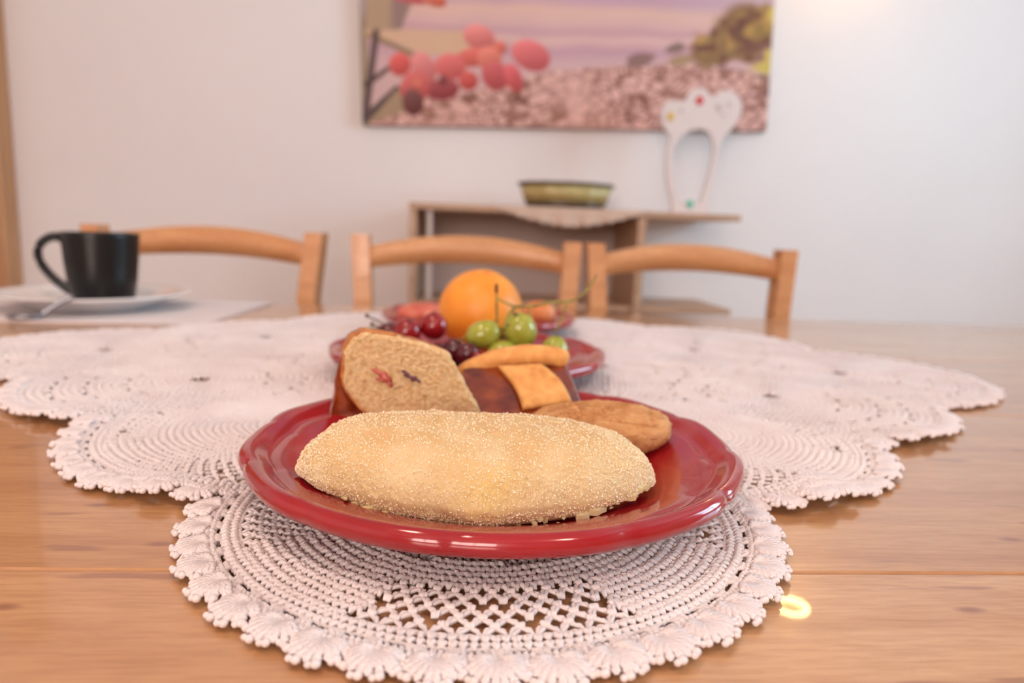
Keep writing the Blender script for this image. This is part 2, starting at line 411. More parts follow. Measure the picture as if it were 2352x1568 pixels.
# ------------------------------------------------------------------ chairs
def make_chair(cx, cy, width, rz, splay, label):
    t = thing('dining_chair', (cx, cy, 0), label, 'chair', 'beech chairs along the far side of the table', rz)
    hw = width/2; top = TZ+.110; pw = 0.030
    for s in (-1, 1):
        x1 = s*(hw-pw/2); x0 = s*(hw-pw/2-splay)
        m = MB()
        prof = [(0.0, x0, .045), (.45, x0, .0), (TZ, x0, .004), (top, x1, .012)]
        V = []
        for z, x, y in prof:
            V += [(x-pw/2, y-.018, z), (x+pw/2, y-.018, z), (x+pw/2, y+.018, z), (x-pw/2, y+.018, z)]
        Fs = [(0, 3, 2, 1), (12, 13, 14, 15)]
        for k in range(3):
            for j in range(4): Fs.append((k*4+j, k*4+(j+1) % 4, k*4+4+(j+1) % 4, k*4+4+j))
        m.add(V, Fs, False).build('back_post', chair_m, t, world=False)
    # arched crest rail, bowed backwards
    L = hw-pw+.004; nx = 24; V = []; Fs = []
    for i in range(nx+1):
        u = -1+2*i/nx; x = u*L; arch = 1-u*u; y = .006+.022*arch
        zt = TZ+.089+.025*arch; zb = TZ+.053+.013*arch
        V += [(x, y-.009, zb), (x, y-.009, zt), (x, y+.009, zt), (x, y+.009, zb)]
    for i in range(nx):
        for j in range(4): Fs.append((i*4+j, i*4+(j+1) % 4, i*4+4+(j+1) % 4, i*4+4+j))
    Fs += [(0, 1, 2, 3), tuple(nx*4+k for k in (3, 2, 1, 0))]
    m = MB().add(V, Fs, True)
    o = m.build('crest_rail', chair_m, t, world=False)
    for p in o.data.polygons: p.use_smooth = abs(p.normal.z) < 0.3
    MB().box((-hw+pw, -.004, .60), (hw-pw, .012, .64), .003).build('lower_rail', chair_m, t, world=False)
    MB().prism([(-hw+.01, -.02), (hw-.01, -.02), (hw+.005, -.38), (hw-.03, -.40), (-hw+.03, -.40), (-hw-.005, -.38)], .445, .465).build('seat', chair_m, t, world=False)
    for s in (-1, 1):
        MB().box((s*(hw-.025)-.016, -.37, 0), (s*(hw-.025)+.016, -.338, .445), .003).build('leg', chair_m, t, world=False)
        MB().box((s*(hw-.03)-.008, -.34, .20), (s*(hw-.03)+.008, .02, .225), .002).build('stretcher', chair_m, t, world=False)
    return t
make_chair(-.455, 1.235, .425, math.radians(-7), .012, 'beech chair with curved crest rail behind the black mug')
make_chair(.0015, 1.22, .400, 0.0, .006, 'beech chair with curved crest rail directly behind the orange')
make_chair(.405, 1.225, .386, math.radians(1.5), .008, 'beech chair at the right end of the row, below the baking dish')

# ------------------------------------------------------------------ canvas print on the wall
def build_canvas():
    cz = 0.80; cw = 1.352
    t = thing('canvas_print', (0.326, YB-.001, TZ+.47), 'canvas print of red berries, a stone wall and trees under a mauve sky', 'picture')
    t.rotation_euler = (0, math.radians(-1.75), 0)
    fab = mat('canvas_edge', lin(122, 104, 98), 0.8)
    # local: x centre 0, z from 0 up; front at y=-.03
    stre = MB().box((-cw/2, -.029, 0), (cw/2, 0, cz), 0.001).build('stretcher', fab, t, world=False)
    nu, nv = 420, 250
    u = np.linspace(0, 1, nu); v_ = np.linspace(0, 1, nv)
    U, W = np.meshgrid(u, v_, indexing='ij')
    X = (U-.5)*cw; Z = W*cz
    px = 833+U*921; py = 297-Z*(297/0.415)       # layout of the print
    pts = np.stack([px/100, py/100, np.zeros_like(px)], -1).reshape(-1, 3)
    def nz(s, o=0): return vnoise(pts+np.array([o, o*1.3, 0]), s).reshape(px.shape)
    col = np.zeros(px.shape+(3,))
    # sky and sea in bands
    stops = [(-280, (196, 170, 190)), (-20, (190, 156, 172)), (5, (196, 160, 172)), (30, (220, 184, 166)), (60, (212, 176, 168)), (80, (196, 156, 160)), (97, (216, 182, 170)), (110, (204, 164, 164)), (122, (190, 152, 160)), (150, (204, 170, 168)), (190, (208, 176, 168))]
    yy = py+10*nz(.5)+5*nz(1.6, 3)
    for k in range(3):
        col[..., k] = np.interp(yy, [s[0] for s in stops], [s[1][k] for s in stops])
    col += 5*nz(.8, 5)[..., None]
    rg = np.clip((px-1430)/250, 0, 1)*np.clip((60-py)/80, 0, 1)
    col = col*(1-rg[..., None]*.6)+np.array((196, 184, 184))*rg[..., None]*.6
    def blend(mask, c):
        nonlocal col
        mask = np.clip(mask, 0, 1)[..., None]; col = col*(1-mask)+np.asarray(c, float)*mask
    # stone wall: irregular stones with dark joints
    top = np.interp(px, [830, 960, 1080, 1180, 1240, 1320, 1400, 1500, 1600, 1700, 1760], [260, 235, 215, 190, 168, 160, 152, 146, 146, 158, 170])+4*nz(4, 2)
    rock = np.clip((py-top)/6, 0, 1)
    g = RNG.uniform(0, 1, (430, 2))*np.array([960, 190])+np.array([820, 130])
    gs = g.copy()
    d1_ = np.full(px.shape, 1e9); d2_ = np.full(px.shape, 1e9); who = np.zeros(px.shape, int)
    sel = rock > 0
    qx = px[sel]+6*nz(3, 1)[sel]; qy = py[sel]+6*nz(3, 4)[sel]
    a1 = np.full(qx.shape, 1e9); a2 = np.full(qx.shape, 1e9); aw = np.zeros(qx.shape, int)
    for i, (gx, gy) in enumerate(gs):
        d = np.hypot((qx-gx)/1.35, qy-gy)
        lt = d < a1
        a2 = np.where(lt, a1, np.minimum(a2, d)); aw = np.where(lt, i, aw); a1 = np.where(lt, d, a1)
    edge = np.clip((a2-a1)/4.2, 0, 1)
    tone = RNG.uniform(-1, 1, len(gs))[aw]
    dens = np.clip(.75+.4*nz(.7, 7)[sel], .3, 1)
    stone = np.stack([218+12*tone, 174+12*tone, 160+12*tone], -1)
    joint = np.array((122, 80, 66))
    cst = stone*edge[:, None]+(joint*dens[:, None]+stone*(1-dens[:, None]))*(1-edge[:, None])
    darkst = (RNG.uniform(0, 1, len(gs)) < .05)[aw]
    cst[darkst] = cst[darkst]*.35+np.array((134, 88, 70))*.65
    tmp = col[sel]; r_ = rock[sel][:, None]; col[sel] = tmp*(1-r_)+cst*r_
    def ell(cx, cy, rx, ry, rot=0, soft=.25, wob=0.0, o=0):
        a = math.radians(rot); dx = px-cx; dy = py-cy
        e = np.hypot((dx*math.cos(a)+dy*math.sin(a))/rx, (-dx*math.sin(a)+dy*math.cos(a))/ry)
        if wob: e = e+wob*nz(3.0, o)
        return np.clip((1-e)/soft, 0, 1), e
    # trees
    for cx, cy, rx, ry, c in [(1455, 137, 40, 20, (142, 112, 104)), (1535, 112, 28, 14, (140, 114, 106)), (1545, 140, 34, 14, (168, 142, 110)),
                              (1700, 70, 92, 62, (136, 104, 72)), (1650, 105, 80, 44, (140, 110, 74)), (1740, 50, 60, 46, (148, 120, 72)), (1610, 100, 40, 26, (156, 126, 80))]:
        m_, e = ell(cx, cy, rx, ry, -12, .3, .28, cx)
        blend(m_, c)
    tre, _ = ell(1690, 82, 118, 74, -14, .3, .25, 9)
    blend(tre*np.clip(nz(4.5, 11)*1.5, 0, .8), (184, 146, 84)); blend(tre*np.clip(nz(5, 13)*2.0-.1, 0, .85), (108, 74, 62))
    m_, _ = ell(1715, 105, 48, 20, -10, .5, .3, 21); blend(m_*.75, (112, 76, 68))
    for cx, cy, rx, ry in [(1742, 150, 34, 22), (1752, 128, 18, 24), (1752, 32, 16, 24)]:
        m_, _ = ell(cx, cy, rx, ry, 0, .35, .3, cx); blend(m_, (204, 182, 92))
    m_, _ = ell(1740, 172, 22, 7, 0, .5); blend(m_*.8, (128, 102, 74))
    # plant at the left: stems and leaves
    def seg(x0, y0, x1, y1, w0, w1, c, soft=4):
        L = math.hypot(x1-x0, y1-y0); tx, ty = (x1-x0)/L, (y1-y0)/L
        s_ = ((px-x0)*tx+(py-y0)*ty)/L; d = np.abs(-(px-x0)*ty+(py-y0)*tx)
        ww = w0+(w1-w0)*np.clip(s_, 0, 1)
        blend(np.clip((ww-d)/soft, 0, 1)*((s_ > -.02) & (s_ < 1.02)), c)
    seg(842, -200, 836, 300, 14, 12, (158, 138, 112))
    seg(905, 85, 960, -130, 16, 60, (166, 142, 120)); seg(880, -200, 872, 95, 40, 22, (178, 152, 122)); seg(915, 80, 925, 0, 12, 22, (150, 124, 116))
    m_, _ = ell(830, 20, 22, 60, 0, .5); blend(m_*.6, (190, 172, 186))
    seg(850, 95, 1075, 112, 9, 30, (212, 178, 144)); m_, _ = ell(985, 112, 95, 30, 6, .3); blend(m_, (212, 178, 146))
    seg(852, 98, 950, 140, 8, 8, (150, 126, 96)); seg(868, 90, 838, 290, 9, 10, (96, 78, 74)); seg(840, 210, 900, 165, 9, 6, (88, 70, 66)); seg(838, 285, 915, 215, 11, 12, (92, 76, 72)); seg(850, 290, 925, 240, 4, 30, (164, 140, 110))
    for cx, cy, rx, ry, rot, c in [(905, -20, 40, 18, 8, (222, 100, 100)), (945, 10, 48, 17, 6, (226, 104, 104)), (993, 18, 27, 14, 18, (232, 112, 86)),
            (1092, 98, 34, 24, 25, (236, 128, 120)), (1137, 120, 16, 14, 0, (228, 110, 92)), (1207, 135, 42, 29, 28, (228, 108, 106)),
            (1080, 142, 38, 19, -8, (230, 104, 90)), (1115, 145, 26, 24, 20, (234, 124, 104)), (918, 162, 22, 24, 20, (226, 90, 82)),
            (970, 168, 24, 34, -25, (230, 128, 122)), (1028, 165, 32, 27, 10, (228, 106, 100)), (1010, 215, 36, 22, -8, (166, 66, 68)),
            (1068, 195, 20, 19, 0, (212, 82, 74)), (1128, 182, 30, 28, 50, (206, 86, 86)), (1168, 185, 18, 30, -20, (222, 92, 92)), (950, 210, 30, 34, 30, (216, 96, 90)), (945, 245, 22, 26, 0, (122, 62, 58))]:
        rx, ry = rx*1.16, ry*1.2
        m_, e = ell(cx, cy, rx, ry, rot, .16, .05, cx)
        lightc = np.clip(.5-((py-cy)/ry)*.5-((px-cx)/rx)*.15, 0, 1)[..., None]
        mm = m_[..., None]; cc = np.asarray(c, float)*(.78+.22*lightc)+np.array((10, 26, 26))*lightc
        col = col*(1-mm)+cc*mm
    m_, _ = ell(955, 200, 12, 10, 0, .6); blend(m_*.6, (226, 150, 110)); m_, _ = ell(1012, 195, 12, 14, 0, .5); blend(m_*.7, (96, 50, 46))
    col = col*np.array((1.03, 1.01, 1.03))+np.array((4, 4, 4))
    col = np.clip(col, 0, 255)/255.
    lc = np.where(col <= .04045, col/12.92, ((col+.055)/1.055)**2.4)
    V = np.stack([X, np.full_like(X, -.0302), Z], -1).reshape(-1, 3)
    idx = np.arange(nu*nv).reshape(nu, nv)
    Q = np.stack([idx[:-1, :-1], idx[1:, :-1], idx[1:, 1:], idx[:-1, 1:]], -1).reshape(-1, 4)
    me = mesh_np('printed_front', V, Q)
    ca = me.color_attributes.new('print', 'FLOAT_COLOR', 'POINT')
    ca.data.foreach_set('color', np.concatenate([lc.reshape(-1, 3), np.ones((nu*nv, 1))], 1).astype(np.float32).ravel())
    pm = mat('canvas_ink', (1, 1, 1, 1), 0.75, 0.25)
    n = N(pm); at = n.new('ShaderNodeAttribute'); at.attribute_name = 'print'; n.color(at.outputs['Color'])
    n.bump(n.noise(n.coord(), 700, 2), 0.1, 0.0005)
    link('printed_front', me, pm, stre)
build_canvas()

# ------------------------------------------------------------------ sideboard and what stands on it
sb = thing('sideboard', (0.32, 2.2, 0), 'low ash-wood open sideboard against the back wall', 'sideboard')
SF, SBK, ST = 2.05, 2.385, TZ+.197
MB().box((-.170, SF, ST-.018), (.815, SBK, ST), .002).build('top_board', side_m, sb)
MB().box((-.168, SF+.004, 0), (-.148, SBK, ST-.019), .002).build('side_panel', side_m, sb)
MB().box((.505, SF+.004, 0), (.530, SBK, ST-.019), .002).build('side_panel', side_m, sb)
MB().box((-.146, SBK-.012, TZ-.09), (.503, SBK, ST-.020)).build('back_panel', panel_m, sb)
MB().box((-.146, SF+.01, TZ-.105), (.503, SBK-.013, TZ-.087), .002).build('shelf', side_m, sb)
MB().box((.532, SF+.01, TZ-.105), (.812, SBK, TZ-.087), .002).build('shelf', side_m, sb)
MB().box((-.146, SF+.01, .06), (.503, SBK-.013, .078), .002).build('shelf', side_m, sb)
MB().box((-.118, SF+.012, TZ-.086), (-.103, SF+.03, ST-.020), .002).build('face_strip', panel_m, sb)

doil_m = mat('cream_lace', lin(214, 184, 164), 0.85, 0.2)
def build_runner():
    # lace mat on the sideboard with a scalloped flap hanging over the front edge
    t = thing('lace_mat', (.30, 2.12, ST), 'cream lace mat under the baking dish, hanging over the sideboard edge', 'doily')
    nx, ny = 70, 40
    V = []; 
    for i in range(nx+1):
        u = -1+2*i/nx; x = .30+.235*u
        drop = .050*(1-abs(u)**1.6)+.007*abs(math.sin(i*.62))*(1-abs(u)**6)
        for j in range(ny+1):
            s = j/ny
            L1 = .15; L = L1+drop; d = s*L
            if d < L1: p = (x, SBK-.09-(SBK-.09-SF)*(d/L1), ST+.0012)
            else:
                k = d-L1; p = (x, SF-.0025-.004*math.sin(i*.62)*k/.05, ST+.0012-k)
            V.append(p)
    Fs = [(i*(ny+1)+j, (i+1)*(ny+1)+j, (i+1)*(ny+1)+j+1, i*(ny+1)+j+1) for i in range(nx) for j in range(ny)]
    o = MB().add(V, Fs).build('lace_cloth', doil_m, t)
    so = o.modifiers.new('thickness', 'SOLIDIFY'); so.thickness = 0.0015; so.offset = 0
    MB().add(*[(lambda q: (q[0]+np.array((.222, SF-.007, ST-.052)), [tuple(f) for f in q[1]]))(ellipsoid(.008, .006, .008, 12, 8))][0]).build('hanging_bead', mat('dark_bead', lin(96, 84, 60), .4), t)
build_runner()

dish_y = mat('mustard_glaze', lin(206, 186, 130), 0.25, .5, .3)
n = N(dish_y); v = n.coord((1, 1, 6)); n.color(n.ramp(n.noise(v, 30, 3), [(0.3, lin(176, 152, 96)), (0.7, lin(206, 190, 128))]))
dish_d = mat('dark_brown_glaze', lin(74, 54, 42), 0.25, .5, .3)
def build_dish():
    c = (.300, 2.16, ST+.0045)
    t = thing('baking_dish', c, 'fluted oval baking dish, mustard with dark rim, on the lace mat', 'dish')
    ax, ay = 1.0, .68
    def flute(r, z, a):
        k = 1+.05*(abs(math.cos(6*a))-.6)*min(1, max(0, (z-.004)/.02))
        return r*k, z
    def lath(prof, name, m, closed=True):
        b = MB().lathe(prof, 160, (0, 0, 0), closed, flute)
        b.v = [(x*ax+c[0], y*ay+c[1], z+c[2]) for x, y, z in b.v]
        b.build(name, m, t)
    lath([(.0, .0), (.118, .0), (.122, .006), (.125, .014), (.121, .016), (.116, .010), (.0, .008)], 'base', dish_d, False)
    lath([(.125, .014), (.1410, .064), (.1370, .064), (.121, .016)], 'fluted_wall', dish_y)
    lath([(.140, .062), (.147, .065), (.149, .070), (.145, .0735), (.139, .071), (.1360, .064)], 'rim', dish_d)
build_dish()

orn_m = mat('white_painted_wood', lin(230, 212, 206), 0.6)
def build_ornament():
    y0, y1 = 2.150, 2.168
    t = thing('wooden_ornament', (.69, 2.159, ST), 'white cut-out ornament with a crown of lobes and coloured dots', 'ornament')
    def P(pts): return [(x, z+TZ) for x, z in pts]
    # outer outline (left half up, right half down)
    outl = [(.635, .199), (.632, .225), (.612, .290), (.602, .350), (.604, .400), (.612, .425), (.590, .455), (.578, .485), (.580, .512), (.594, .530), (.612, .536), (.632, .530), (.645, .528), (.655, .548), (.668, .568), (.690, .576), (.711, .570), (.724, .552),
            (.736, .548), (.752, .566), (.775, .573), (.800, .566), (.820, .548), (.828, .522), (.822, .495), (.806, .465), (.785, .440), (.770, .425), (.768, .400), (.762, .350), (.752, .300), (.744, .250), (.740, .199)]
    inn = [(.650, .235), (.628, .300), (.620, .350), (.622, .395), (.640, .425), (.668, .447), (.700, .456), (.725, .450), (.742, .430), (.750, .395), (.746, .350), (.735, .300), (.724, .250), (.716, .235)]
    def smooth(pts, n):
        P_ = np.array(pts+[pts[0]]); d = np.r_[0, np.cumsum(np.linalg.norm(np.diff(P_, axis=0), axis=1))]
        s = np.linspace(0, d[-1], n, endpoint=False)
        return np.stack([np.interp(s, d, P_[:, 0]), np.interp(s, d, P_[:, 1])], -1)
    A = smooth(outl, 240)
    for _ in range(3):
        B_ = A.copy(); B_[1:-1] = (A[:-2]+2*A[1:-1]+A[2:])/4; B_[A[:, 1] < .21] = A[A[:, 1] < .21]; A = B_
    I = smooth(inn, 240)
    c = np.array([.685, .36])
    an = lambda q: np.arctan2(q[:, 1]-c[1], q[:, 0]-c[0])
    # ring strip between outline and hole: match by angle order
    ao, ai = an(A), an(I)
    iu = np.argsort(ai); 
    Ix = np.interp(np.sort(ao), np.r_[ai[iu]-2*np.pi, ai[iu], ai[iu]+2*np.pi], np.tile(I[iu, 0], 3)); Iz = np.interp(np.sort(ao), np.r_[ai[iu]-2*np.pi, ai[iu], ai[iu]+2*np.pi], np.tile(I[iu, 1], 3))
    k = np.argmin(ao); A = np.roll(A, -k, 0)
    if np.mean(np.diff(np.unwrap(an(A)))) < 0: A = A[::-1]
    # follow the outline in order; inner partner by its own (monotone) angle
    am = np.maximum.accumulate(np.unwrap(an(A)))
    xs = np.r_[ai[iu]-2*np.pi, ai[iu], ai[iu]+2*np.pi]
    Ix = np.interp(am, xs, np.tile(I[iu, 0], 3)); Iz = np.interp(am, xs, np.tile(I[iu, 1], 3))
    nn = len(A); V = []; Fs = []
    for (x, z), ix, iz in zip(A, Ix, Iz):
        V += [(x, y0, z+TZ), (ix, y0, iz+TZ), (ix, y1, iz+TZ), (x, y1, z+TZ)]
    for i in range(nn):
        j = (i+1) % nn
        for a in range(4): Fs.append((i*4+a, j*4+a, j*4+(a+1) % 4, i*4+(a+1) % 4))
    cob = MB().add(V, Fs, False).build('cut_out_body', orn_m, t)
    MB().box((.628, 2.135, ST), (.748, 2.183, ST+.008), .002).build('foot', orn_m, t)
    for nm, x, z, r, c_ in (('yellow_dot', .607, .486, .011, (222, 180, 60)), ('red_dot', .693, .537, .012, (214, 60, 66)), ('green_dot', .687, .228, .011, (70, 184, 156))):
        V, Q = ellipsoid(r, .004, r*1.15, 20, 10)
        link(nm, mesh_np(nm, V+np.array((x, y0-.001, z+TZ))-np.array(world_org(t)), Q), mat(nm+'_paint', lin(*c_), .5), cob)
    for x, z, r in ((.755, .520, .010), (.770, .500, .006), (.640, .505, .006), (.785, .530, .006)):
        V, Q = ellipsoid(r, .003, r, 16, 8)
        link('pale_dot', mesh_np('pale_dot', V+np.array((x, y0-.001, z+TZ))-np.array(world_org(t)), Q), MATS.get('pale_dot_paint') or mat('pale_dot_paint', lin(206, 190, 180), .6), cob)
build_ornament()

# ------------------------------------------------------------------ mug, saucer, spoon, placemat
pm_ = thing('placemat', (-.53, .955, TZ), 'pale cloth placemat under the white saucer', 'placemat')
MB().prism([(-.80, .815), (-.318, .842), (-.300, 1.085), (-.80, 1.06)], TZ+.0002, TZ+.0016).build('cloth', mat_m, pm_)
b = MB()
for (xa, ya), (xb, yb) in (((-.80, .815), (-.318, .842)), ((-.318, .842), (-.300, 1.085)), ((-.300, 1.085), (-.80, 1.06))):
    b.tube([(xa, ya, TZ+.0014), (xb, yb, TZ+.0014)], .0016, 6)
b.build('hem', mat_m, pm_)
SZ = TZ+.002
sa = thing('saucer_plate', (-.500, .968, SZ), 'white plate under the black mug', 'plate')
b = MB().lathe([(0, .006), (.055, .006), (.068, .009), (.085, .016), (.112, .0225), (.118, .0235), (.1195, .0225), (.112, .0190), (.09, .012), (.07, .003), (.062, 0), (.056, 0), (.054, .003), (0, .003)], 72, (-.500, .968, SZ)).build('dish', white_m, sa)
mz = SZ+.0062
mg = thing('coffee_mug', (-.489, .970, mz), 'black ceramic mug with handle to the left on the white plate', 'mug')
MB().lathe([(0, 0), (.034, 0), (.0370, .003), (.0415, .030), (.0445, .060), (.0462, .089), (.0468, .0935), (.0460, .0950), (.0445, .0935), (.0425, .060), (.0395, .030), (.0355, .006), (0, .005)], 64, (-.489, .970, mz)).build('body', black_m, mg)
hp = [(-.5325, .968, mz+.0835), (-.542, .966, mz+.0875), (-.553, .964, mz+.0855), (-.5625, .962, mz+.0770), (-.5660, .961, mz+.064), (-.5620, .962, mz+.050), (-.553, .964, mz+.036), (-.541, .966, mz+.024), (-.527, .969, mz+.016)]
def spline(pts, n):
    P_ = np.array(pts, float); t = np.linspace(0, len(P_)-1, n); out = []
    for s in t:
        i = min(int(s), len(P_)-2); f = s-i
        p0 = P_[max(i-1, 0)]; p1 = P_[i]; p2 = P_[i+1]; p3 = P_[min(i+2, len(P_)-1)]
        out.append(.5*((2*p1)+(-p0+p2)*f+(2*p0-5*p1+4*p2-p3)*f*f+(-p0+3*p1-3*p2+p3)*f**3))
    return np.array(out)
hs = spline(hp, 40)
MB().tube(hs, np.interp(np.linspace(0, 1, 40), [0, .12, .5, .88, 1], [.0085, .006, .0050, .006, .0085]), 12).build('handle', black_m, mg)
sp = thing('teaspoon', (-.508, .838, TZ+.002), 'steel teaspoon resting between placemat and white plate rim', 'spoon')
V, Q = ellipsoid(.013, .019, .0045, 24, 12)
Rz = np.array(Matrix.Rotation(math.radians(-70), 3, 'Z'))
link('bowl', mesh_np('bowl', (V @ Rz.T)+np.array((-.513, .838, TZ+.0066))-np.array(sp.location), Q), steel_m, sp)
MB().tube(spline([(-.496, .8435, TZ+.0085), (-.485, .8470, TZ+.0175), (-.476, .8500, TZ+.0240), (-.466, .8530, TZ+.0290)], 24), np.interp(np.linspace(0, 1, 24), [0, .3, 1], [.0040, .0030, .0036]), 8).build('stem', steel_m, sp)

# ------------------------------------------------------------------ crocheted tablecloth
MOT = [(.012, .30), (.136, .424), (.246, .526), (.360, .630), (-.101, .424), (-.203, .540), (-.332, .655),
       (.014, .525), (.130, .635), (.255, .745), (-.102, .640), (-.214, .755), (.014, .745), (-.100, .860), (.135, .868), (.276, .800)]
MOT = np.array(MOT)
MR = .131
def cell(i, P):
    d = np.linalg.norm(P[:, None, :]-MOT[None], axis=2)
    return np.argmin(d, 1) == i
def zoff(P):
    q = np.concatenate([P*1.0, np.zeros((len(P), 1))], 1)
    z = .0009+.0005*(vnoise(q, 35)+1)
    for (x, y, a, s) in ((.176, .318, .0065, .016), (-.135, .312, .0050, .015), (.30, .415, .004, .02), (-.25, .43, .004, .02)):
        z = z+a*np.exp(-((P[:, 0]-x)**2+(P[:, 1]-y)**2)/(2*s*s))
    return z
def build_cloth():
    t = thing('crochet_tablecloth', (.012, .55, TZ), 'cream crocheted lace tablecloth with scalloped edge under the red plates', 'tablecloth')
    org = np.array(t.location)
    fine = NB(); coarse = NB()
    PLATES = [((.016, .328), .088), ((.004, .585), .088), ((.018, .835), .088)]
    def emit(nb, i, A0, R0, A1, R1, z0, zm, z1, rad, sides, npt, jit=.00015, clipR=None, sideoff=0.0):
        """strands from polar (A0,R0) to (A1,R1) about motif i"""
        c = MOT[i]
        s = np.linspace(0, 1, npt)
        A = A0[:, None]+(A1-A0)[:, None]*s; R = R0+(R1-R0)*s[None, :]
        if sideoff: A = A+sideoff*np.sin(np.pi*s)[None, :]/np.maximum(R, .01)
        X = c[0]+R*np.sin(A); Y = c[1]-R*np.cos(A)
        mid = np.stack([X[:, npt//2], Y[:, npt//2]], 1)
        ok = cell(i, mid)
        if nb is coarse and i != 0: pass
        X, Y = X[ok], Y[ok]; mid = mid[ok]
        if len(X) == 0: return
        zb = zoff(np.stack([X.ravel(), Y.ravel()], 1)).reshape(X.shape)
        Z = zb+np.interp(s, [0, .5, 1], [z0, zm, z1])[None, :]
        P = np.stack([X, Y, Z], -1)+RNG.normal(0, jit, (len(X), 1, 3))*np.array([1, 1, .6])
        P[..., 2] += TZ; P -= org
        nb.tubes(P, rad, sides)
    def ring(nb, i, r, wl, hi, a0=-math.pi, a1=math.pi):
        nst = max(6, int((a1-a0)*r/wl)); A = np.linspace(a0, a1, nst+1)
        if hi:
            for ph in (0, 1):
                # twisted two-strand rope laid as one S per stitch
                da = A[1]-A[0]; sgn = 1 if ph else -1
                emit(nb, i, A[:-1], r-sgn*.0005, A[1:]+da*.12, r+sgn*.0005, .0006+.0003*ph, .0013, .0006, RAD_S, 5, 4)
        else:
            emit(nb, i, A[:-1], r, A[1:], r, .0006, .0011, .0006, .00085, 4, 3)
    RAD_S = np.array([.0005, .00068, .00068, .0005])
    RAD_V = np.array([.0006, .0009, .00098, .00082, .0006])
    for i, c in enumerate(MOT):
        hi = i in (0, 1, 4)
        if hi:
            r = .008; dr = .0041; net0, net1 = .0775, .1045; kk = 0
            while r < .1040:
                wst = .0032
                nst = max(8, int(2*math.pi*r/wst)); A = (np.arange(nst)+.5*(kk % 2))*2*math.pi/nst - math.pi
                da = 2*math.pi/nst; kk += 1
                sect = np.cos(4*A) > -.25                         # open-work sectors
                cx_ = c[0]+r*np.sin(A); cy_ = c[1]-r*np.cos(A)
                under = np.hypot(cx_-.016, cy_-.328) < .085
                dense = ~(sect & (r > net0) & (r < net1))
                for s in (-1, 1):
                    k = dense & ~under
                    emit(fine, i, A[k]-s*da*.10, r-.0004, A[k]+s*da*.50, r+dr, .0003, .0019, .0008, RAD_V*1.12, 5, 5, jit=.00022, sideoff=s*.0004)
                    k = dense & under
                    emit(coarse, i, A[k], r, A[k]+s*da*.5, r+dr, .0004, .0014, .0006, .0007, 4, 2)
                k = dense & ~under
                emit(fine, i, A[k]-da*.30, r+.0002, A[k]+da*.34, r+.0009, .0010, .0021, .0009, RAD_S*1.1, 5, 4, jit=.0002)   # knot over each stitch
                r += dr
            rows = np.linspace(net0+.0012, .1045, 6)
            for j in range(5):
                ra, rb = rows[j], rows[j+1]
                nn = int(2*math.pi*.093/.0074); da = 2*math.pi/nn
                A = (np.arange(nn)+.5*(j % 2))*da-math.pi
                A = A[np.cos(4*A) > -.30]
                A2 = A[RNG.random(len(A)) > .16] if j in (1, 2, 3) else A
                for s in (-1, 1):
                    for ph in (-1, 1):
                        emit(fine, i, A2+ph*.004, ra+ph*.0002, A2+s*da*.5-ph*.004, rb+ph*.0004, .0006, .0016, .0007, RAD_V*.9, 5, 5, sideoff=ph*.0007)
                for q in (-1.2, -.4, .4, 1.2):                      # knot: parallel wraps
                    emit(fine, i, A+q*.0090, ra-.0013, A+q*.0080, ra+.0016, .0009, .0022, .0009, RAD_V*.9, 5, 5)
            ring(fine, i, .1045, .0030, True)
            for r in (.1047, .1080):
                nst = int(2*math.pi*r/.0032); A = (np.arange(nst)+.5*(r > .106))*2*math.pi/nst-math.pi; da = 2*math.pi/nst
                for s in (-1, 1):
                    emit(fine, i, A, r, A+s*da*.52, r+.0036, .0004, .0019, .0009, RAD_V*1.1, 5, 5, sideoff=s*.0003)
            ring(fine, i, .1112, .0030, True)
            # two ribbons along the edge with long slits between them
            nb_ = int(2*math.pi*.113/.0125); A = np.arange(nb_)*2*math.pi/nb_-math.pi
            for q in (-2, -1, 0, 1, 2):
                emit(fine, i, A+q*.0085, .1108, A+.012+q*.0085, .1150, .0006, .0016, .0006, RAD_V*1.05, 5, 5)
            for rr in (.1146, .1166):
                nst = int(2*math.pi*rr/.0023); A = (np.arange(nst)+.5*(rr > .115))*2*math.pi/nst-math.pi
                emit(fine, i, A, rr-.0010, A+.008, rr+.0014, .0006, .0021, .0008, RAD_V*1.05, 5, 5)
                emit(fine, i, A+.006, rr-.0010, A+.014, rr+.0014, .0006, .0017, .0008, RAD_V*.9, 5, 5)
        else:
            r = .008; dr = .0052; k_ = 0
            while r < .115:
                slit = k_ in (8, 13, 17, 21)
                wst = .0044
                nst = max(8, int(2*math.pi*r/wst)); A = (np.arange(nst)+.5*(k_ % 2))*2*math.pi/nst-math.pi; da = 2*math.pi/nst
                if slit: A = A[(np.arange(nst) % 4) < 2]
                for s in (-1, 1):
                    emit(coarse, i, A, r, A+s*da*.52, r+dr, .0004, .0020, .0008, np.array([.0009, .00125, .0009]), 4, 3)
                ring(coarse, i, r+dr, .0060, False)
                r += dr; k_ += 1
    a = link('stitch_net', fine.mesh('stitch_net'), yarn_m, t); a['kind'] = 'stuff'
    a = link('stitch_ground', coarse.mesh('stitch_ground'), yarn_m, t); a['kind'] = 'stuff'
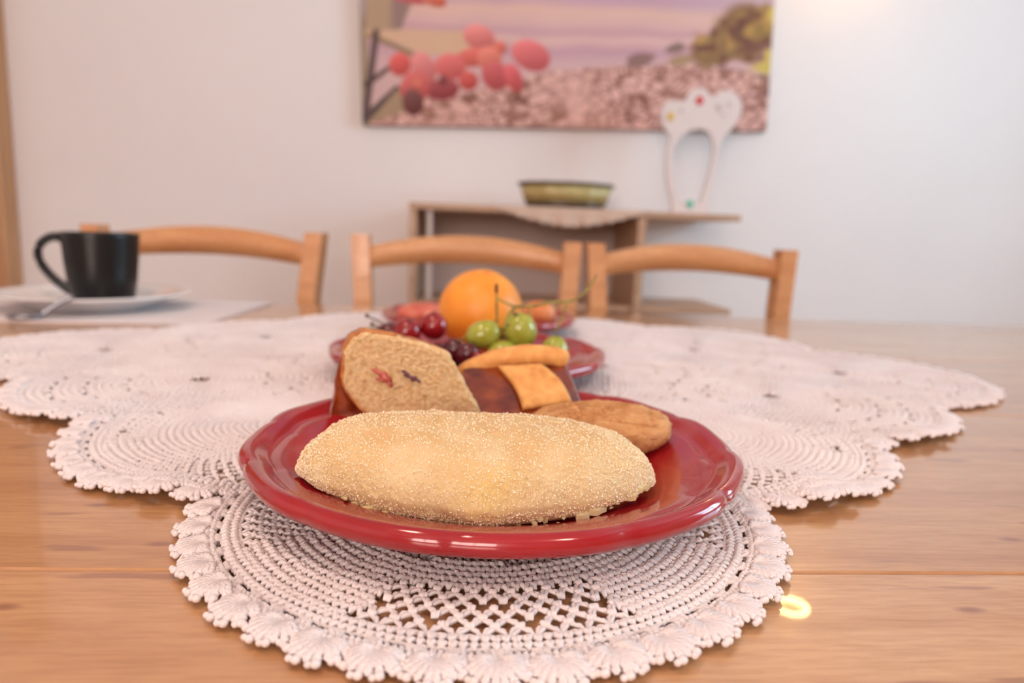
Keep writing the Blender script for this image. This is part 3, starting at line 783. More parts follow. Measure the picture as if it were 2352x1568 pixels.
    # edge shells: one shared mesh, one object each
    def shell_mesh(name, seed, hi):
        nb = NB(); rg = np.random.default_rng(seed)
        K = 12 if hi else 8; npt = 11 if hi else 4; sd = 6 if hi else 4
        for k in range(K):
            a = math.radians(-84+168*k/(K-1))+rg.normal(0, .03); L = .0062+.0050*math.cos(a)+rg.normal(0, .0003)
            s = np.linspace(0, 1, npt)
            for ph in ((-1, 1) if hi else (0,)):
                off = ph*.0007*np.sin(s*np.pi*5)
                x = np.sin(a)*(.0014+L*s)*(.75+.25*s)+np.cos(a)*off; y = np.cos(a)*(L*s)-.0015*(1-s)-np.sin(a)*off
                z = .0009+.0013*np.sin(s*np.pi*.9)
                rad = np.interp(s, [0, .5, .85, 1], [.0007, .0010, .0011, .0004])*(1 if hi else 1.7)
                nb.tubes(np.stack([x, y, z], -1)[None], rad, sd)
            if k % 2 == 0 or not hi:
                V, Q = ellipsoid(.0017, .0016, .0013, 8, 6)
                nb.add(V+np.array((np.sin(a)*(L+.0014), np.cos(a)*L+.0001, .0011)), Q)
                V, Q = ellipsoid(.0013, .0012, .0011, 7, 5)
                a2 = a+math.radians(9)
                nb.add(V+np.array((np.sin(a2)*(L+.0022), np.cos(a2)*(L+.0008), .0011)), Q)
        me = nb.mesh(name); me.materials.append(yarn_m); return me
    SH = [shell_mesh('edge_shell', q, True) for q in range(3)]; SL = [shell_mesh('edge_shell_plain', q, False) for q in range(2)]
    cnt = 0
    for i, c in enumerate(MOT):
        nsh = 42
        for k in range(nsh):
            a = 2*math.pi*k/nsh-math.pi
            d = np.array([math.sin(a), -math.cos(a)])
            p = c+d*.1178; q = c+d*.126
            dd = np.linalg.norm(MOT-q, axis=1); dd[i] = 9
            if dd.min() < .121 or p[0] < -.62: continue
            hi = q[1] < .50
            o = link('edge_shell', (SH if hi else SL)[cnt % (3 if hi else 2)], None, t)
            z = float(zoff(q[None])[0])
            o.location = (p[0]-org[0], p[1]-org[1], z+.0003+random.uniform(0, .0006))
            o.rotation_euler = (random.uniform(-.06, .03), random.uniform(-.05, .05), math.atan2(d[1], d[0])-math.pi/2+random.uniform(-.07, .07))
            sc = random.uniform(.95, 1.08); o.scale = (sc, sc, 1.0)
            cnt += 1
build_cloth()

# ------------------------------------------------------------------ red plates
PZ = TZ+.0048
def make_plate(x, y, label, rot):
    prof = [(0.0005, .0065), (.030, .0065), (.060, .0065), (.070, .0070), (.076, .0085), (.082, .0115), (.090, .0142), (.098, .0163), (.1015, .0170), (.1030, .0168), (.1048, .0180), (.1080, .0205), (.1110, .0222), (.1135, .0224), (.1155, .0210), (.1164, .0188), (.1160, .0164),
            (.1140, .0140), (.110, .0120), (.103, .0098), (.090, .0055), (.078, .0020), (.068, .0), (.060, .0), (.058, .0022), (.0005, .0022)]
    def fn(r, z, a):
        a = a+rot
        w = abs(math.sin(6*a))**.55-.66 + .28*math.cos(12*a+.9)
        k = max(0.0, min(1.0, (r-.086)/.018))
        return r*(1+.026*w*k), z+.0012*w*k
    t = thing('dinner_plate', (x, y, PZ), label, 'plate', 'red scalloped plates in a row')
    # one continuous glazed body
    b = MB().lathe(prof, 216, (x, y, PZ), False, fn)
    b.build('body', red_m, t)
    return t
make_plate(.016, .328, 'red scalloped plate nearest the camera holding the sugared pastry and cake', .15)
make_plate(.004, .585, 'red scalloped plate in the middle holding the orange and grapes', .4)
make_plate(.018, .838, 'rear red scalloped plate partly hidden behind the orange', .8)
WZ = PZ+.0065

# ------------------------------------------------------------------ sugared pastry
past_m = mat('sugared_dough', lin(246, 214, 160), 0.6, 0.4, sss=0.22, sss_r=(1, .62, .35), sss_scale=.006)
n = N(past_m); v = n.coord()
sep = n.new('ShaderNodeSeparateXYZ'); n.link(v, sep.inputs[0])
base = n.ramp(n.noise(v, 60, 4), [(0.35, lin(200, 166, 114)), (0.5, lin(210, 184, 136)), (0.68, lin(222, 203, 164))])
# baked golden crown, paler sides (the baking colour of the dough itself)
mr = n.new('ShaderNodeMapRange'); mr.inputs['From Min'].default_value = .012; mr.inputs['From Max'].default_value = .042; n.link(sep.outputs['Z'], mr.inputs['Value'])
crown = n.mix(mr.outputs['Result'], lin(228, 206, 154), lin(214, 158, 104))
c = n.mix(0.5, base, crown)
vd = n.new('ShaderNodeVectorMath'); vd.operation = 'DISTANCE'; n.link(v, vd.inputs[0]); vd.inputs[1].default_value = (.004, -.040, .017)
yl = n.ramp(vd.outputs['Value'], [(0.003, (.55, .55, .55, 1)), (0.016, (0, 0, 0, 1))])
c = n.mix(yl, c, lin(220, 180, 88))
n.color(c); n.bump(n.noise(v, 1400, 3, .6), .35, .0006)
sugar_m = mat('sugar_crystal', lin(246, 226, 192), 0.2, 0.6)
def build_pastry():
    C = np.array((.0080, .2885, WZ))
    t = thing('sugared_pastry', tuple(C), 'large sugar-coated golden pastry at the front of the red plate', 'pastry')
    L, Wd, Hh = .0775, .0400, .0350
    na, nb = 520, 300
    u = np.sin(np.linspace(-np.pi/2, np.pi/2, na))
    u = .6*u+.4*np.linspace(-1, 1, na); u = np.clip(u, -.99985, .99985)
    th = np.linspace(0, 2*np.pi, nb, endpoint=False)
    U, T = np.meshgrid(u, th, indexing='ij')
    e = np.abs(U)
    w = Wd*(1-e**2.0)**.60
    h = Hh*(1-e**3.0)**.52*(1-.05*U)
    zb = .0105*e**2.2+np.where(U < 0, .002*e**2, 0)                     # ends lift off the plate
    ct, st = np.cos(T), np.sin(T)
    up = st > 0
    cc = np.sign(ct)*np.where(up, np.abs(ct)**.92, np.abs(ct)**.20)
    Y = w*cc*np.where(up, 1, 1-.07*np.abs(st)**.5)
    z0 = h*.30
    Z = np.where(up, zb*.6+z0+(h*.98-z0)*np.abs(st)**.86, zb+(z0-zb*.4)*(1-np.abs(st)**.5))
    Z = np.maximum(Z, zb*.9)
    Y = Y - .003*np.exp(-(U/.16)**2)*(ct < 0)*np.abs(ct)                 # slight keel in the front face
    X = U*L
    V = np.stack([X, Y, Z], -1).reshape(-1, 3)
    # outward direction
    D = np.stack([U*.55, ct, st], -1).reshape(-1, 3); D /= np.linalg.norm(D, axis=1, keepdims=True)
    bot = np.clip(-D[:, 2]*1.6, 0, 1)
    # vertical crumb streaks on the sides, granular on top
    q = V.copy(); q2 = V*np.array([1, 1, .45])
    disp = .0010*vnoise(q, 95)+.00032*vnoise(q2, 330)+.00030*np.abs(vnoise(q2, 640))+.00030*vnoise(q, 1150)+.00022*vnoise(q, 2100)
    low = np.clip(1-(V[:, 2]-.002)/.010, 0, 1)*(1-bot)
    disp += low*.0012*np.abs(vnoise(q, 420))
    disp *= (1-.75*bot)
    V = V+D*disp[:, None]
    # a soft dent in the middle of the front
    dent = np.exp(-(((V[:, 0]-.006)/.013)**2+((V[:, 2]-.018)/.007)**2))*(D[:, 1] < 0)
    V[:, 1] += .0022*dent
    V[:, 2] = np.maximum(V[:, 2], .0003)
    idx = np.arange(na*nb).reshape(na, nb); nx = np.roll(idx, -1, 1)
    Q = np.stack([idx[:-1], idx[1:], nx[1:], nx[:-1]], -1).reshape(-1, 4)
    dough = link('dough', mesh_np('dough', V, Q), past_m, t)
    # sugar crystals
    ok = np.where((D[:, 2] > -.35))[0]
    # even out: weight by local area ~ w
    pick = RNG.choice(ok, 14000)
    s = RNG.uniform(.00010, .00028, len(pick))
    R = RNG.normal(0, 1, (len(pick), 3, 3)); 
    R, _ = np.linalg.qr(R)
    cube = np.array([(-1,-1,-1),(1,-1,-1),(1,1,-1),(-1,1,-1),(-1,-1,1),(1,-1,1),(1,1,1),(-1,1,1)], float)
    CV = np.einsum('vk,mkj->mvj', cube, R)*s[:, None, None]+(V[pick]+D[pick]*.00008)[:, None, :]
    CQ = np.array([(0,3,2,1),(4,5,6,7),(0,1,5,4),(1,2,6,5),(2,3,7,6),(3,0,4,7)])
    Qs = (CQ[None]+8*np.arange(len(pick))[:, None, None]).reshape(-1, 4)
    me = mesh_np('sugar_crystals', CV.reshape(-1, 3), Qs); me.polygons.foreach_set('use_smooth', np.zeros(len(Qs), bool))
    o = link('sugar_crystals', me, sugar_m, dough); o['kind'] = 'stuff'
    # ragged flakes along the lower front edge
    rg = np.random.default_rng(3)
    def flake(x, y, z, size, dirx, diry, nm='crumb_flake'):
        nbp = 9; m = MB(); top = []; bt = []
        a0 = math.atan2(diry, dirx)
        for k in range(nbp):
            a = 2*math.pi*k/nbp
            r = size*(0.55+.45*rg.random())*(1.35 if abs(math.cos(a)) > .8 else .75)
            px_, py_ = x+r*math.cos(a+a0), y+r*math.sin(a+a0)
            top.append((px_, py_, z+size*(.30+.25*rg.random()))); bt.append((px_, py_, z-size*.2*rg.random()))
        Vv = top+bt+[(x, y, z+size*.6), (x, y, z-size*.2)]
        Fs = [(k, (k+1) % nbp, 2*nbp) for k in range(nbp)]+[(nbp+(k+1) % nbp, nbp+k, 2*nbp+1) for k in range(nbp)]+[(nbp+k, nbp+(k+1) % nbp, (k+1) % nbp, k) for k in range(nbp)]
        return m.add([(p[0]+C[0], p[1]+C[1], max(p[2], .0004)+C[2]) for p in Vv], Fs, False).build(nm, past_m, dough)
    for k in range(70):
        uu = rg.uniform(-.93, .93); e_ = abs(uu)
        yy = -Wd*(1-e_**2.0)**.60*.95
        zz = .0105*e_**2.2+(.002*e_**2 if uu < 0 else 0)+rg.uniform(.0008, .0045)
        flake(uu*L, yy+rg.uniform(-.0012, .0015), zz, rg.uniform(.0008, .0019), rg.normal(), rg.normal())
    for x, s_, dz in ((.066, .0040, .003), (.0625, .0042, .0015), (.0695, .0030, .001), (.046, .0044, .0018), (.041, .0036, .0016), (-.0415, .0036, .0030), (-.0365, .0034, .0026), (-.0310, .0030, .002), (.004, .0030, .0015), (-.001, .0036, .0022)):
        e_ = abs(x/L); flake(x, -Wd*(1-e_**2)**.60*.96, .0105*e_**2.2+dz, s_, 1, .3)
build_pastry()

# ------------------------------------------------------------------ cake slice
crumb_m = mat('cake_crumb', lin(222, 172, 108), 0.75, 0.3, sss=.2, sss_r=(1, .6, .3), sss_scale=.004)
n = N(crumb_m); v = n.coord(); n.color(n.ramp(n.noise(v, 420, 4, .6), [(0.28, lin(196, 156, 106)), (0.48, lin(212, 178, 130)), (0.68, lin(224, 200, 158))])); n.bump(n.noise(v, 900, 4, .6), .35, .0007)
crust_m = mat('browned_crust', lin(186, 112, 52), 0.55)
n = N(crust_m); v = n.coord(); n.color(n.ramp(n.noise(v, 160, 4), [(0.3, lin(160, 86, 38)), (0.55, lin(196, 124, 60)), (0.75, lin(216, 154, 88))])); n.bump(n.noise(v, 500, 3), .3, .0006)
glaze_m = mat('brown_glaze', lin(122, 44, 20), 0.22, .5, .5, .06)
n = N(glaze_m); v = n.coord(); n.color(n.ramp(n.noise(v, 120, 3), [(0.3, lin(104, 32, 16)), (0.7, lin(150, 66, 30))]))
def resample(poly, n):
    P_ = np.array(list(poly)+[poly[0]], float); d = np.r_[0, np.cumsum(np.linalg.norm(np.diff(P_, axis=0), axis=1))]
    s = np.linspace(0, d[-1], n, endpoint=False)
    return np.stack([np.interp(s, d, P_[:, k]) for k in range(P_.shape[1])], -1)
def build_cake():
    y0 = .376
    t = thing('cake_slice', (-.03, .39, WZ), 'slice of sponge cake with cherry bits and glazed crust, left on the front plate', 'cake')
    org = np.array(t.location)
    face = [(-.0665,.045),(-.0655,.058),(-.062,.065),(-.0556,.069),(-.044,.0686),(-.028,.0648),(-.0132,.061),(-.0085,.0585),(-.006,.054),(.002,.040),(.009,.0284),(.0125,.020),(.014,.0125),(-.01,.0120),(-.03,.0122),(-.040,.0145),(-.0507,.0209),(-.060,.030),(-.0655,.038)]
    P = resample(face, 260)
    for _ in range(4): P = (np.roll(P, 1, 0)+2*P+np.roll(P, -1, 0))/4
    P = P+np.stack([vnoise(np.c_[P*1.0, np.zeros(len(P))], 420), vnoise(np.c_[P*1.0, np.ones(len(P))], 420)], -1)*.0005
    c = P.mean(0); rings = np.linspace(0, 1, 64)**.7
    V = []
    for s in rings:
        q = c+(P-c)*max(s, .002)
        V.append(np.stack([q[:, 0], np.full(len(q), y0), q[:, 1]+TZ], -1))
    V = np.array(V)
    flat = V.reshape(-1, 3)
    dsp = .00015*vnoise(flat, 260)+.0004*vnoise(flat, 800)+.00045*vnoise(flat, 1500)
    pits = np.clip(vnoise(flat, 300)-.55, 0, 1)*.004
    edge = np.repeat(np.clip((rings-.9)/.1, 0, 1)**2, len(P))
    flat[:, 1] += -dsp+pits+edge*.0018
    nr = len(rings); m = len(P)
    # back rings: extrude back and to the left
    back = []
    for s in (0.12, .5, 1.0):
        q = P+np.array([-.007, -.003])*s
        back.append(np.stack([q[:, 0], np.full(m, y0+.002+.034*s), np.maximum(q[:, 1], .0107)+TZ], -1))
    cb = back[-1].mean(0); back.append(cb+(back[-1]-cb)*.01)
    body = np.concatenate([flat]+back)
    body[:, 2] = np.maximum(body[:, 2], WZ+.0003)
    R = nr+len(back); idx = np.arange(R*m).reshape(R, m); nx = np.roll(idx, -1, 1)
    Qf = np.stack([idx[:nr-1], nx[:nr-1], nx[1:nr], idx[1:nr]], -1).reshape(-1, 4)
    Qb = np.stack([idx[nr-1:-1], nx[nr-1:-1], nx[nr:], idx[nr:]], -1).reshape(-1, 4)
    cface = link('crumb_face', mesh_np('crumb_face', flat-org, Qf), crumb_m, t)
    link('crust', mesh_np('crust', body-org, Qb), crust_m, t)
    # thin browned edge ring round the cut face
    ed = np.stack([P[:, 0], np.full(m, y0+.0022), P[:, 1]+TZ], -1)
    sel = (P[:, 0] < -.035) & ((P[:, 1] > .015))
    order = np.where(sel)[0]
    # split in contiguous run
    run = np.roll(ed, -int(np.where(~sel)[0][0]), 0); s2 = np.roll(sel, -int(np.where(~sel)[0][0]))
    pts = run[s2]
    MB().tube(pts[::3], .0011, 8).build('browned_edge', crust_m, t)
    # glaze running down the outer side
    gl_ = [(-.0640,.0615),(-.0685,.052),(-.0705,.040),(-.0725,.028),(-.0750,.0125),(-.064,.0112),(-.050,.0112),(-.030,.0112),(-.041,.0140),(-.052,.0200),(-.0605,.0285),(-.0660,.037),(-.0668,.048)]
    G = resample(gl_, 120)
    for _ in range(3): G = (np.roll(G, 1, 0)+2*G+np.roll(G, -1, 0))/4
    Gs = []
    for yy, sh in ((y0+.003, .86), (y0+.0022, .97), (y0+.005, 1.0), (y0+.030, 1.0), (y0+.033, .9)):
        gc = G.mean(0); q = gc+(G-gc)*sh
        p3 = np.stack([q[:, 0]-.004*(yy-y0)/.03, np.full(len(q), yy), np.maximum(q[:, 1], .0108)+TZ], -1)
        p3 += np.stack([vnoise(p3, 120)*.0012, vnoise(p3+3, 150)*.0008, np.zeros(len(p3))], -1)
        Gs.append(p3)
    b = MB(); k = len(G); VV = np.concatenate(Gs+[[Gs[0].mean(0)], [Gs[-1].mean(0)]])
    Fs = [(i*k+j, i*k+(j+1) % k, (i+1)*k+(j+1) % k, (i+1)*k+j) for i in range(4) for j in range(k)]
    Fs += [((j+1) % k, j, 5*k) for j in range(k)]+[(4*k+j, 4*k+(j+1) % k, 5*k+1) for j in range(k)]
    b.add(VV, Fs).build('glaze', glaze_m, t)
    ch_m = mat('candied_cherry', lin(190, 98, 84), .4, sss=.2); pl_m = mat('dark_fruit', lin(112, 66, 78), .4)
    def bit(nm, x, z, rx, rz, rot, m_):
        V_, Q_ = ellipsoid(rx, .0022, rz, 18, 12, lambda V_, D_: V_*(1+.6*vnoise(D_*1.0, 2.6))[:, None])
        Ry = np.array(Matrix.Rotation(math.radians(rot), 3, 'Y'))
        link(nm, mesh_np(nm, V_ @ Ry.T+np.array((x, y0-.0004, z+TZ))-org, Q_), m_, cface)
    def at(px, py):   # face coordinates measured on the photo's face
        return (px-785)/315*.0755-.0665, .069-(py-762)/173*.0405
    for px, py, rx, rz, rot in ((868, 856, .0032, .0011, 35), (884, 868, .0036, .0022, 50), (876, 874, .0028, .0010, 20), (894, 882, .0022, .0012, 60)):
        x, z = at(px, py); bit('cherry_bit', x, z, rx, rz, rot, ch_m)
    for px, py, rx, rz, rot in ((930, 856, .0024, .0007, 40), (942, 866, .0036, .0008, 22), (950, 870, .0016, .0010, -20), (958, 873, .0018, .0006, 40)):
        x, z = at(px, py); bit('dark_fruit_bit', x, z, rx, rz, rot, pl_m)
    for x, y, s_, lb in ((-.0835, .384, .0032, 'largest brown crumb on the plate left of the cake slice'), (-.0800, .381, .0022, 'middle brown crumb beside the glaze of the cake slice'), (-.0760, .376, .0018, 'smallest brown crumb touching the glaze of the cake slice')):
        V_, Q_ = ellipsoid(s_, s_*.8, s_*.7, 14, 10, lambda V_, D_: V_*(1+.3*vnoise(D_, 2.5))[:, None])
        o = link('cake_crumb', mesh_np('cake_crumb', V_, Q_), crust_m, None, (x, y, PZ+.0095+s_*.5))
        tag(o, lb, 'crumb', 'crumbs beside the cake slice')
build_cake()

# ------------------------------------------------------------------ jam tart slice
tart_m = mat('shortcrust', lin(226, 166, 96), 0.6, .3, sss=.15, sss_r=(1, .6, .3), sss_scale=.003)
n = N(tart_m); v = n.coord(); n.color(n.ramp(n.noise(v, 150, 4), [(0.3, lin(208, 140, 76)), (0.6, lin(228, 168, 98)), (0.8, lin(236, 184, 120))])); n.bump(n.noise(v, 900, 3), .25, .0005)
jam_m = mat('amber_jam', lin(110, 34, 14), 0.12, .55, .8, .03, sss=.1, sss_r=(1, .3, .1), sss_scale=.004)
n = N(jam_m); v = n.coord(); n.color(n.ramp(n.noise(v, 70, 3), [(0.3, lin(92, 24, 14)), (0.48, lin(122, 44, 18)), (0.70, lin(150, 70, 26))])); n.bump(n.noise(v, 160, 3), .5, .002)
def build_tart():
    al = math.radians(30); ca, sa = math.cos(al), math.sin(al)
    O = np.array((.030, .382, WZ+.0105))          # near lower edge of the slab's top face
    t = thing('jam_tart_slice', (.03, .40, WZ), 'slice of jam tart with lattice crust strip, between cake and biscuit', 'tart')
    ex = np.array((1, 0, 0)); ev = np.array((0, ca, sa)); en = np.array((0, -sa, ca))
    def W(u, v, h): return tuple(O+ex*u+ev*v+en*h)
    def slab(poly, h0, h1, name, m, wob=0.0, sub=1):
        Pp = resample(poly, 120)
        for _ in range(3): Pp = (np.roll(Pp, 1, 0)+2*Pp+np.roll(Pp, -1, 0))/4
        k = len(Pp); c = Pp.mean(0); V = []
        levels = [(0.02, h1), (.35, h1), (.7, h1), (.93, h1), (.985, h1-(h1-h0)*.12), (1.0, h1-(h1-h0)*.35), (1.0, h0), (.02, h0)]
        for s, h in levels:
            for p in c+(Pp-c)*s:
                q = np.array(W(p[0], p[1], h))
                nn = float(vnoise(np.array([[p[0], p[1], h]]), 150)[0])
                q = q+en*wob*nn
                q[2] = max(q[2], WZ+.0002)
                V.append(q)
        Fs = [(i*k+j, i*k+(j+1) % k, (i+1)*k+(j+1) % k, (i+1)*k+j) for i in range(len(levels)-1) for j in range(k)]
        return MB().add(V, Fs).build(name, m, t)
    body = [(-.034, -.004), (.042, -.004), (.041, .012), (.034, .052), (-.030, .046)]
    slab([(-.033, -.003), (.040, -.003), (.040, .012), (.033, .053), (-.029, .047)], -.0125, -.0085, 'base_crust', tart_m)
    slab(body, -.0085, 0.0, 'jam_filling', jam_m, .0010)
    # raised rim along the back edge
    rim = spline([W(-.033, .0430, -.0075), W(-.020, .046, -.0025), W(-.006, .049, .0015), (W(.012, .051, .0025)), W(.026, .051, .0020), W(.0345, .049, -.0010)], 40)
    V_, Q_ = tubes(np.array([rim]), np.interp(np.linspace(0, 1, 40), [0, .1, .5, .92, 1], [.0040, .0055, .0068, .0064, .0045]), 18)
    V_ = V_+(vnoise(V_, 130)*.0008+vnoise(V_, 420)*.0003)[:, None]*en
    MB().add(V_, [tuple(q) for q in Q_]+[tuple(range(18))[::-1], tuple(range(39*18, 40*18))]).build('rim_crust', tart_m, t)
    # lattice strip (bent over the filling)
    strip = [(-.009, .040), (.018, .043), (.0335, .010), (.0045, .004)]
    nu, nv = 16, 26; V = []
    for lay in (1, 0):
        for i in range(nu+1):
            for j in range(nv+1):
                a, c_ = i/nu, j/nv
                p = (1-c_)*((1-a)*np.array(strip[0])+a*np.array(strip[1]))+c_*((1-a)*np.array(strip[3])+a*np.array(strip[2]))
                eb = min(a, 1-a, c_, 1-c_); rd = -.0012*max(0, 1-eb/.07)
                h = (.0042+.0012*math.sin(math.pi*c_)+rd) if lay else .0002
                p = p+np.array((.0025*math.sin(math.pi*c_)*1.0, 0))
                q = np.array(W(p[0], p[1], h)); q += en*.0003*float(vnoise(q[None], 300)[0]); V.append(q)
    n1 = (nu+1)*(nv+1); Fs = []
    for i in range(nu):
        for j in range(nv):
            a = i*(nv+1)+j; Fs += [(a, a+nv+1, a+nv+2, a+1), (n1+a, n1+a+1, n1+a+nv+2, n1+a+nv+1)]
    bd = [i*(nv+1) for i in range(nu+1)]+[nu*(nv+1)+j for j in range(1, nv+1)]+[i*(nv+1)+nv for i in range(nu-1, -1, -1)]+[j for j in range(nv-1, 0, -1)]
    for k in range(len(bd)):
        a, c_ = bd[k], bd[(k+1) % len(bd)]; Fs.append((a, c_, n1+c_, n1+a))
    MB().add(V, Fs).build('lattice_strip', tart_m, t)
build_tart()

# ------------------------------------------------------------------ biscuit
bis_m = mat('biscuit_crumb', lin(206, 142, 84), .8, .2)
n = N(bis_m); v = n.coord(); c = n.ramp(n.noise(v, 90, 5, .6), [(0.3, lin(188, 126, 76)), (0.55, lin(212, 156, 104)), (0.75, lin(226, 176, 126))])
cr = n.ramp(n.noise(v, 75, 4, .6, 1.2), [(0.40, (0, 0, 0, 1)), (0.43, (.8, .8, .8, 1)), (0.45, (0, 0, 0, 1))]); c = n.mix(cr, c, lin(160, 94, 50)); n.color(c)
n.bump(n.noise(v, 420, 5, .7), .8, .0014)
def bis_fn(V, D):
    V = np.sign(D)*np.abs(D)**.85*np.array([.0385, .0225, .0120])
    d = .0007*vnoise(V, 110)+.0006*vnoise(V, 420)+.0005*vnoise(V, 1000)
    crack = np.clip(.10-np.abs(vnoise(V*np.array([.6, 1, 1]), 95)), 0, .1)*.022
    return V+D*(d-crack)[:, None]
V, Q = ellipsoid(1, 1, 1, 150, 90, bis_fn)
o = link('biscuit', mesh_np('biscuit', V, Q), bis_m, None, (.0715, .3520, WZ+.0128))
o.rotation_euler = (math.radians(8), math.radians(-4), math.radians(-10))
tag(o, 'oval brown biscuit with cracked top, right of the pastry on the front plate', 'biscuit')

# ------------------------------------------------------------------ fruit on the middle plate
or_m = mat('orange_peel', lin(238, 150, 44), .42, .45, sss=.15, sss_r=(1, .5, .1), sss_scale=.006)
n = N(or_m); v = n.coord(); n.color(n.ramp(n.noise(v, 30, 3), [(0.3, lin(230, 138, 34)), (0.7, lin(242, 160, 58))]))
vo = n.new('ShaderNodeTexVoronoi'); vo.inputs['Scale'].default_value = 520; n.link(v, vo.inputs['Vector']); n.bump(vo.outputs['Distance'], .25, .0006)
def or_fn(V, D):
    tip = np.array((.12, -.22, .968)); tip /= np.linalg.norm(tip)
    a = np.arccos(np.clip(D @ tip, -1, 1))
    r = 1-.055*np.exp(-(a/.10)**2)+.012*np.exp(-((a-.24)/.10)**2)+.004*vnoise(D, 3)
    return V*r[:, None]
ORR = .0395
og = thing('orange_fruit', (.0146, .650, WZ), 'whole orange standing in the middle of the red plates', 'orange')
V, Q = ellipsoid(ORR, ORR, ORR*.985, 80, 60, or_fn)
peel = link('peel', mesh_np('peel', V+np.array((0, 0, ORR*.985)), Q), or_m, og)
V, Q = ellipsoid(.0040, .0040, .0012, 16, 8)
tip = Vector((.12, -.22, .968)).normalized()
Rm = np.array(tip.to_track_quat('Z', 'Y').to_matrix())
link('navel', mesh_np('navel', V @ Rm.T+np.array(tip)*ORR*.945+np.array((0, 0, ORR*.985)), Q), mat('navel_peel', lin(224, 124, 24), .5), peel)

def grape_mat(name, c1, c2, sss):
    m = mat(name, c1, .16, .5, .25, .08, sss=.35, sss_r=sss, sss_scale=.006)
    n = N(m); n.color(n.ramp(n.noise(n.coord(), 90, 3), [(0.3, c1), (0.7, c2)])); return m
rg_m = grape_mat('red_grape_skin', lin(128, 12, 20), lin(156, 22, 28), (1, .15, .1))
dg_m = grape_mat('dark_grape_skin', lin(74, 14, 22), lin(100, 24, 32), (1, .15, .1))
gg_m = grape_mat('green_grape_skin', lin(150, 152, 44), lin(172, 172, 72), (.8, 1, .2))
stem_m = mat('grape_stem', lin(150, 140, 66), .6)
n = N(stem_m); n.color(n.ramp(n.noise(n.coord(), 140, 3), [(0.35, lin(120, 92, 44)), (0.6, lin(156, 150, 70))]))
tipm = mat('dry_stem_end', lin(70, 46, 36), .8)
def grape(name, loc, r, el, m, label, cat='grape', group=None, rot=(0, 0, 0), stem=None):
    t = thing(name, loc, label, cat, group); t.rotation_euler = rot
    V, Q = ellipsoid(r, r, r*el, 32, 22)
    berry = link('berry', mesh_np('berry', V, Q), m, t)
    V, Q = ellipsoid(r*.16, r*.16, r*.08, 10, 6)
    link('stem_scar', mesh_np('stem_scar', V+np.array((0, 0, r*el*.98)), Q), tipm, berry)
    if stem:
        o = world_org(t)
        MB().tube(spline([(0, 0, r*el*.98)]+[tuple(q) for q in stem], 14), .0006, 6).build('stalk', stem_m, t, world=False)
    return t
Gr = 'red grapes heaped on the middle plate'
grape('red_grape', (-.0247, .556, TZ+.0478), .0110, 1.02, rg_m, 'bright red grape on top of the heap touching the orange side', 'grape', Gr)
grape('red_grape', (-.0452, .548, TZ+.0435), .0110, 1.03, rg_m, 'red grape just above the middle of the cake slice top', 'grape', Gr, (.4, .2, 0))
grape('red_grape', (-.0610, .566, TZ+.0385), .0098, 1.05, dg_m, 'dark red grape at the far left of the heap', 'grape', Gr, (.2, -1.0, 0), [(-.004, 0, .016), (-.010, 0, .022)])
grape('red_grape', (-.0075, .530, TZ+.0330), .0092, 1.05, dg_m, 'dark purple grape in front of the orange, lower centre', 'grape', Gr, (.5, .3, 0), [(.003, 0, .014), (.008, .002, .018)])
grape('red_grape', (.0030, .512, TZ+.0335), .0088, 1.05, dg_m, 'dark grape just left of the green grapes, behind the tart crust', 'grape', Gr, (-.3, .6, 0))
grape('red_grape', (.0120, .508, TZ+.0285), .0088, 1.02, rg_m, 'small red grape peeking above the tart rim', 'grape', Gr)
grape('red_grape', (-.0195, .5365, TZ+.0275), .0094, 1.03, dg_m, 'dark grape under the bright red grape, behind the cake slice', 'grape', Gr)
grape('red_grape', (-.0020, .5520, TZ+.0205), .0094, 1.0, dg_m, 'dark grape at the foot of the orange', 'grape', Gr)
for x, y, lb in ((-.0330, .553, 'dark grape on the plate under the bright red grape'), (-.0520, .548, 'dark grape on the plate at the left foot of the heap'), (-.0400, .530, 'dark grape on the plate directly behind the cake slice')):
    grape('red_grape', (x, y, WZ+.0097), .0096, 1.0, dg_m, lb, 'grape', Gr)
Gg = 'green grapes on the middle plate'
grape('green_grape', (.0146, .524, TZ+.0470), .0108, 1.30, gg_m, 'green grape lying sideways at the left of the green bunch', 'grape', Gg, (0, math.radians(72), math.radians(10)))
grape('green_grape', (.0432, .531, TZ+.0495), .0130, 1.14, gg_m, 'largest green grape in the middle of the green bunch', 'grape', Gg, (math.radians(20), math.radians(-18), 0))
grape('green_grape', (.0690, .522, TZ+.0325), .0112, 1.38, gg_m, 'upright green grape at the right of the bunch behind the tart', 'grape', Gg, (0, math.radians(8), 0))
grape('green_grape', (.0290, .518, TZ+.0335), .0100, 1.20, gg_m, 'green grape low in the bunch, just behind the tart crust', 'grape', Gg, (0, math.radians(75), 0))
grape('green_grape', (.0500, .524, TZ+.0262), .0108, 1.15, gg_m, 'green grape at the bottom of the bunch under the largest one', 'grape', Gg, (0, math.radians(70), 0))
grape('green_grape', (.0360, .545, TZ+.0262), .0108, 1.15, gg_m, 'green grape hidden low between the bunch and the orange', 'grape', Gg, (0, math.radians(70), math.radians(50)))
gs = thing('grape_stalk', (.0420, .545, TZ+.05), 'branched bare grape stalk sticking up over the green grapes', 'stalk')
def stalk(pts, r0, r1, nm='branch', m=stem_m):
    P_ = spline([(x, y, z+TZ) for x, y, z in pts], 26); MB().tube(P_, np.linspace(r0, r1, 26), 8).build(nm, m, gs)
stalk([(.0245, .532, .050), (.0247, .532, .060), (.0240, .531, .074), (.0236, .530, .0835)], .0011, .0008)
stalk([(.0236, .530, .0790), (.0235, .530, .0855)], .0014, .0011, 'dry_end', tipm)
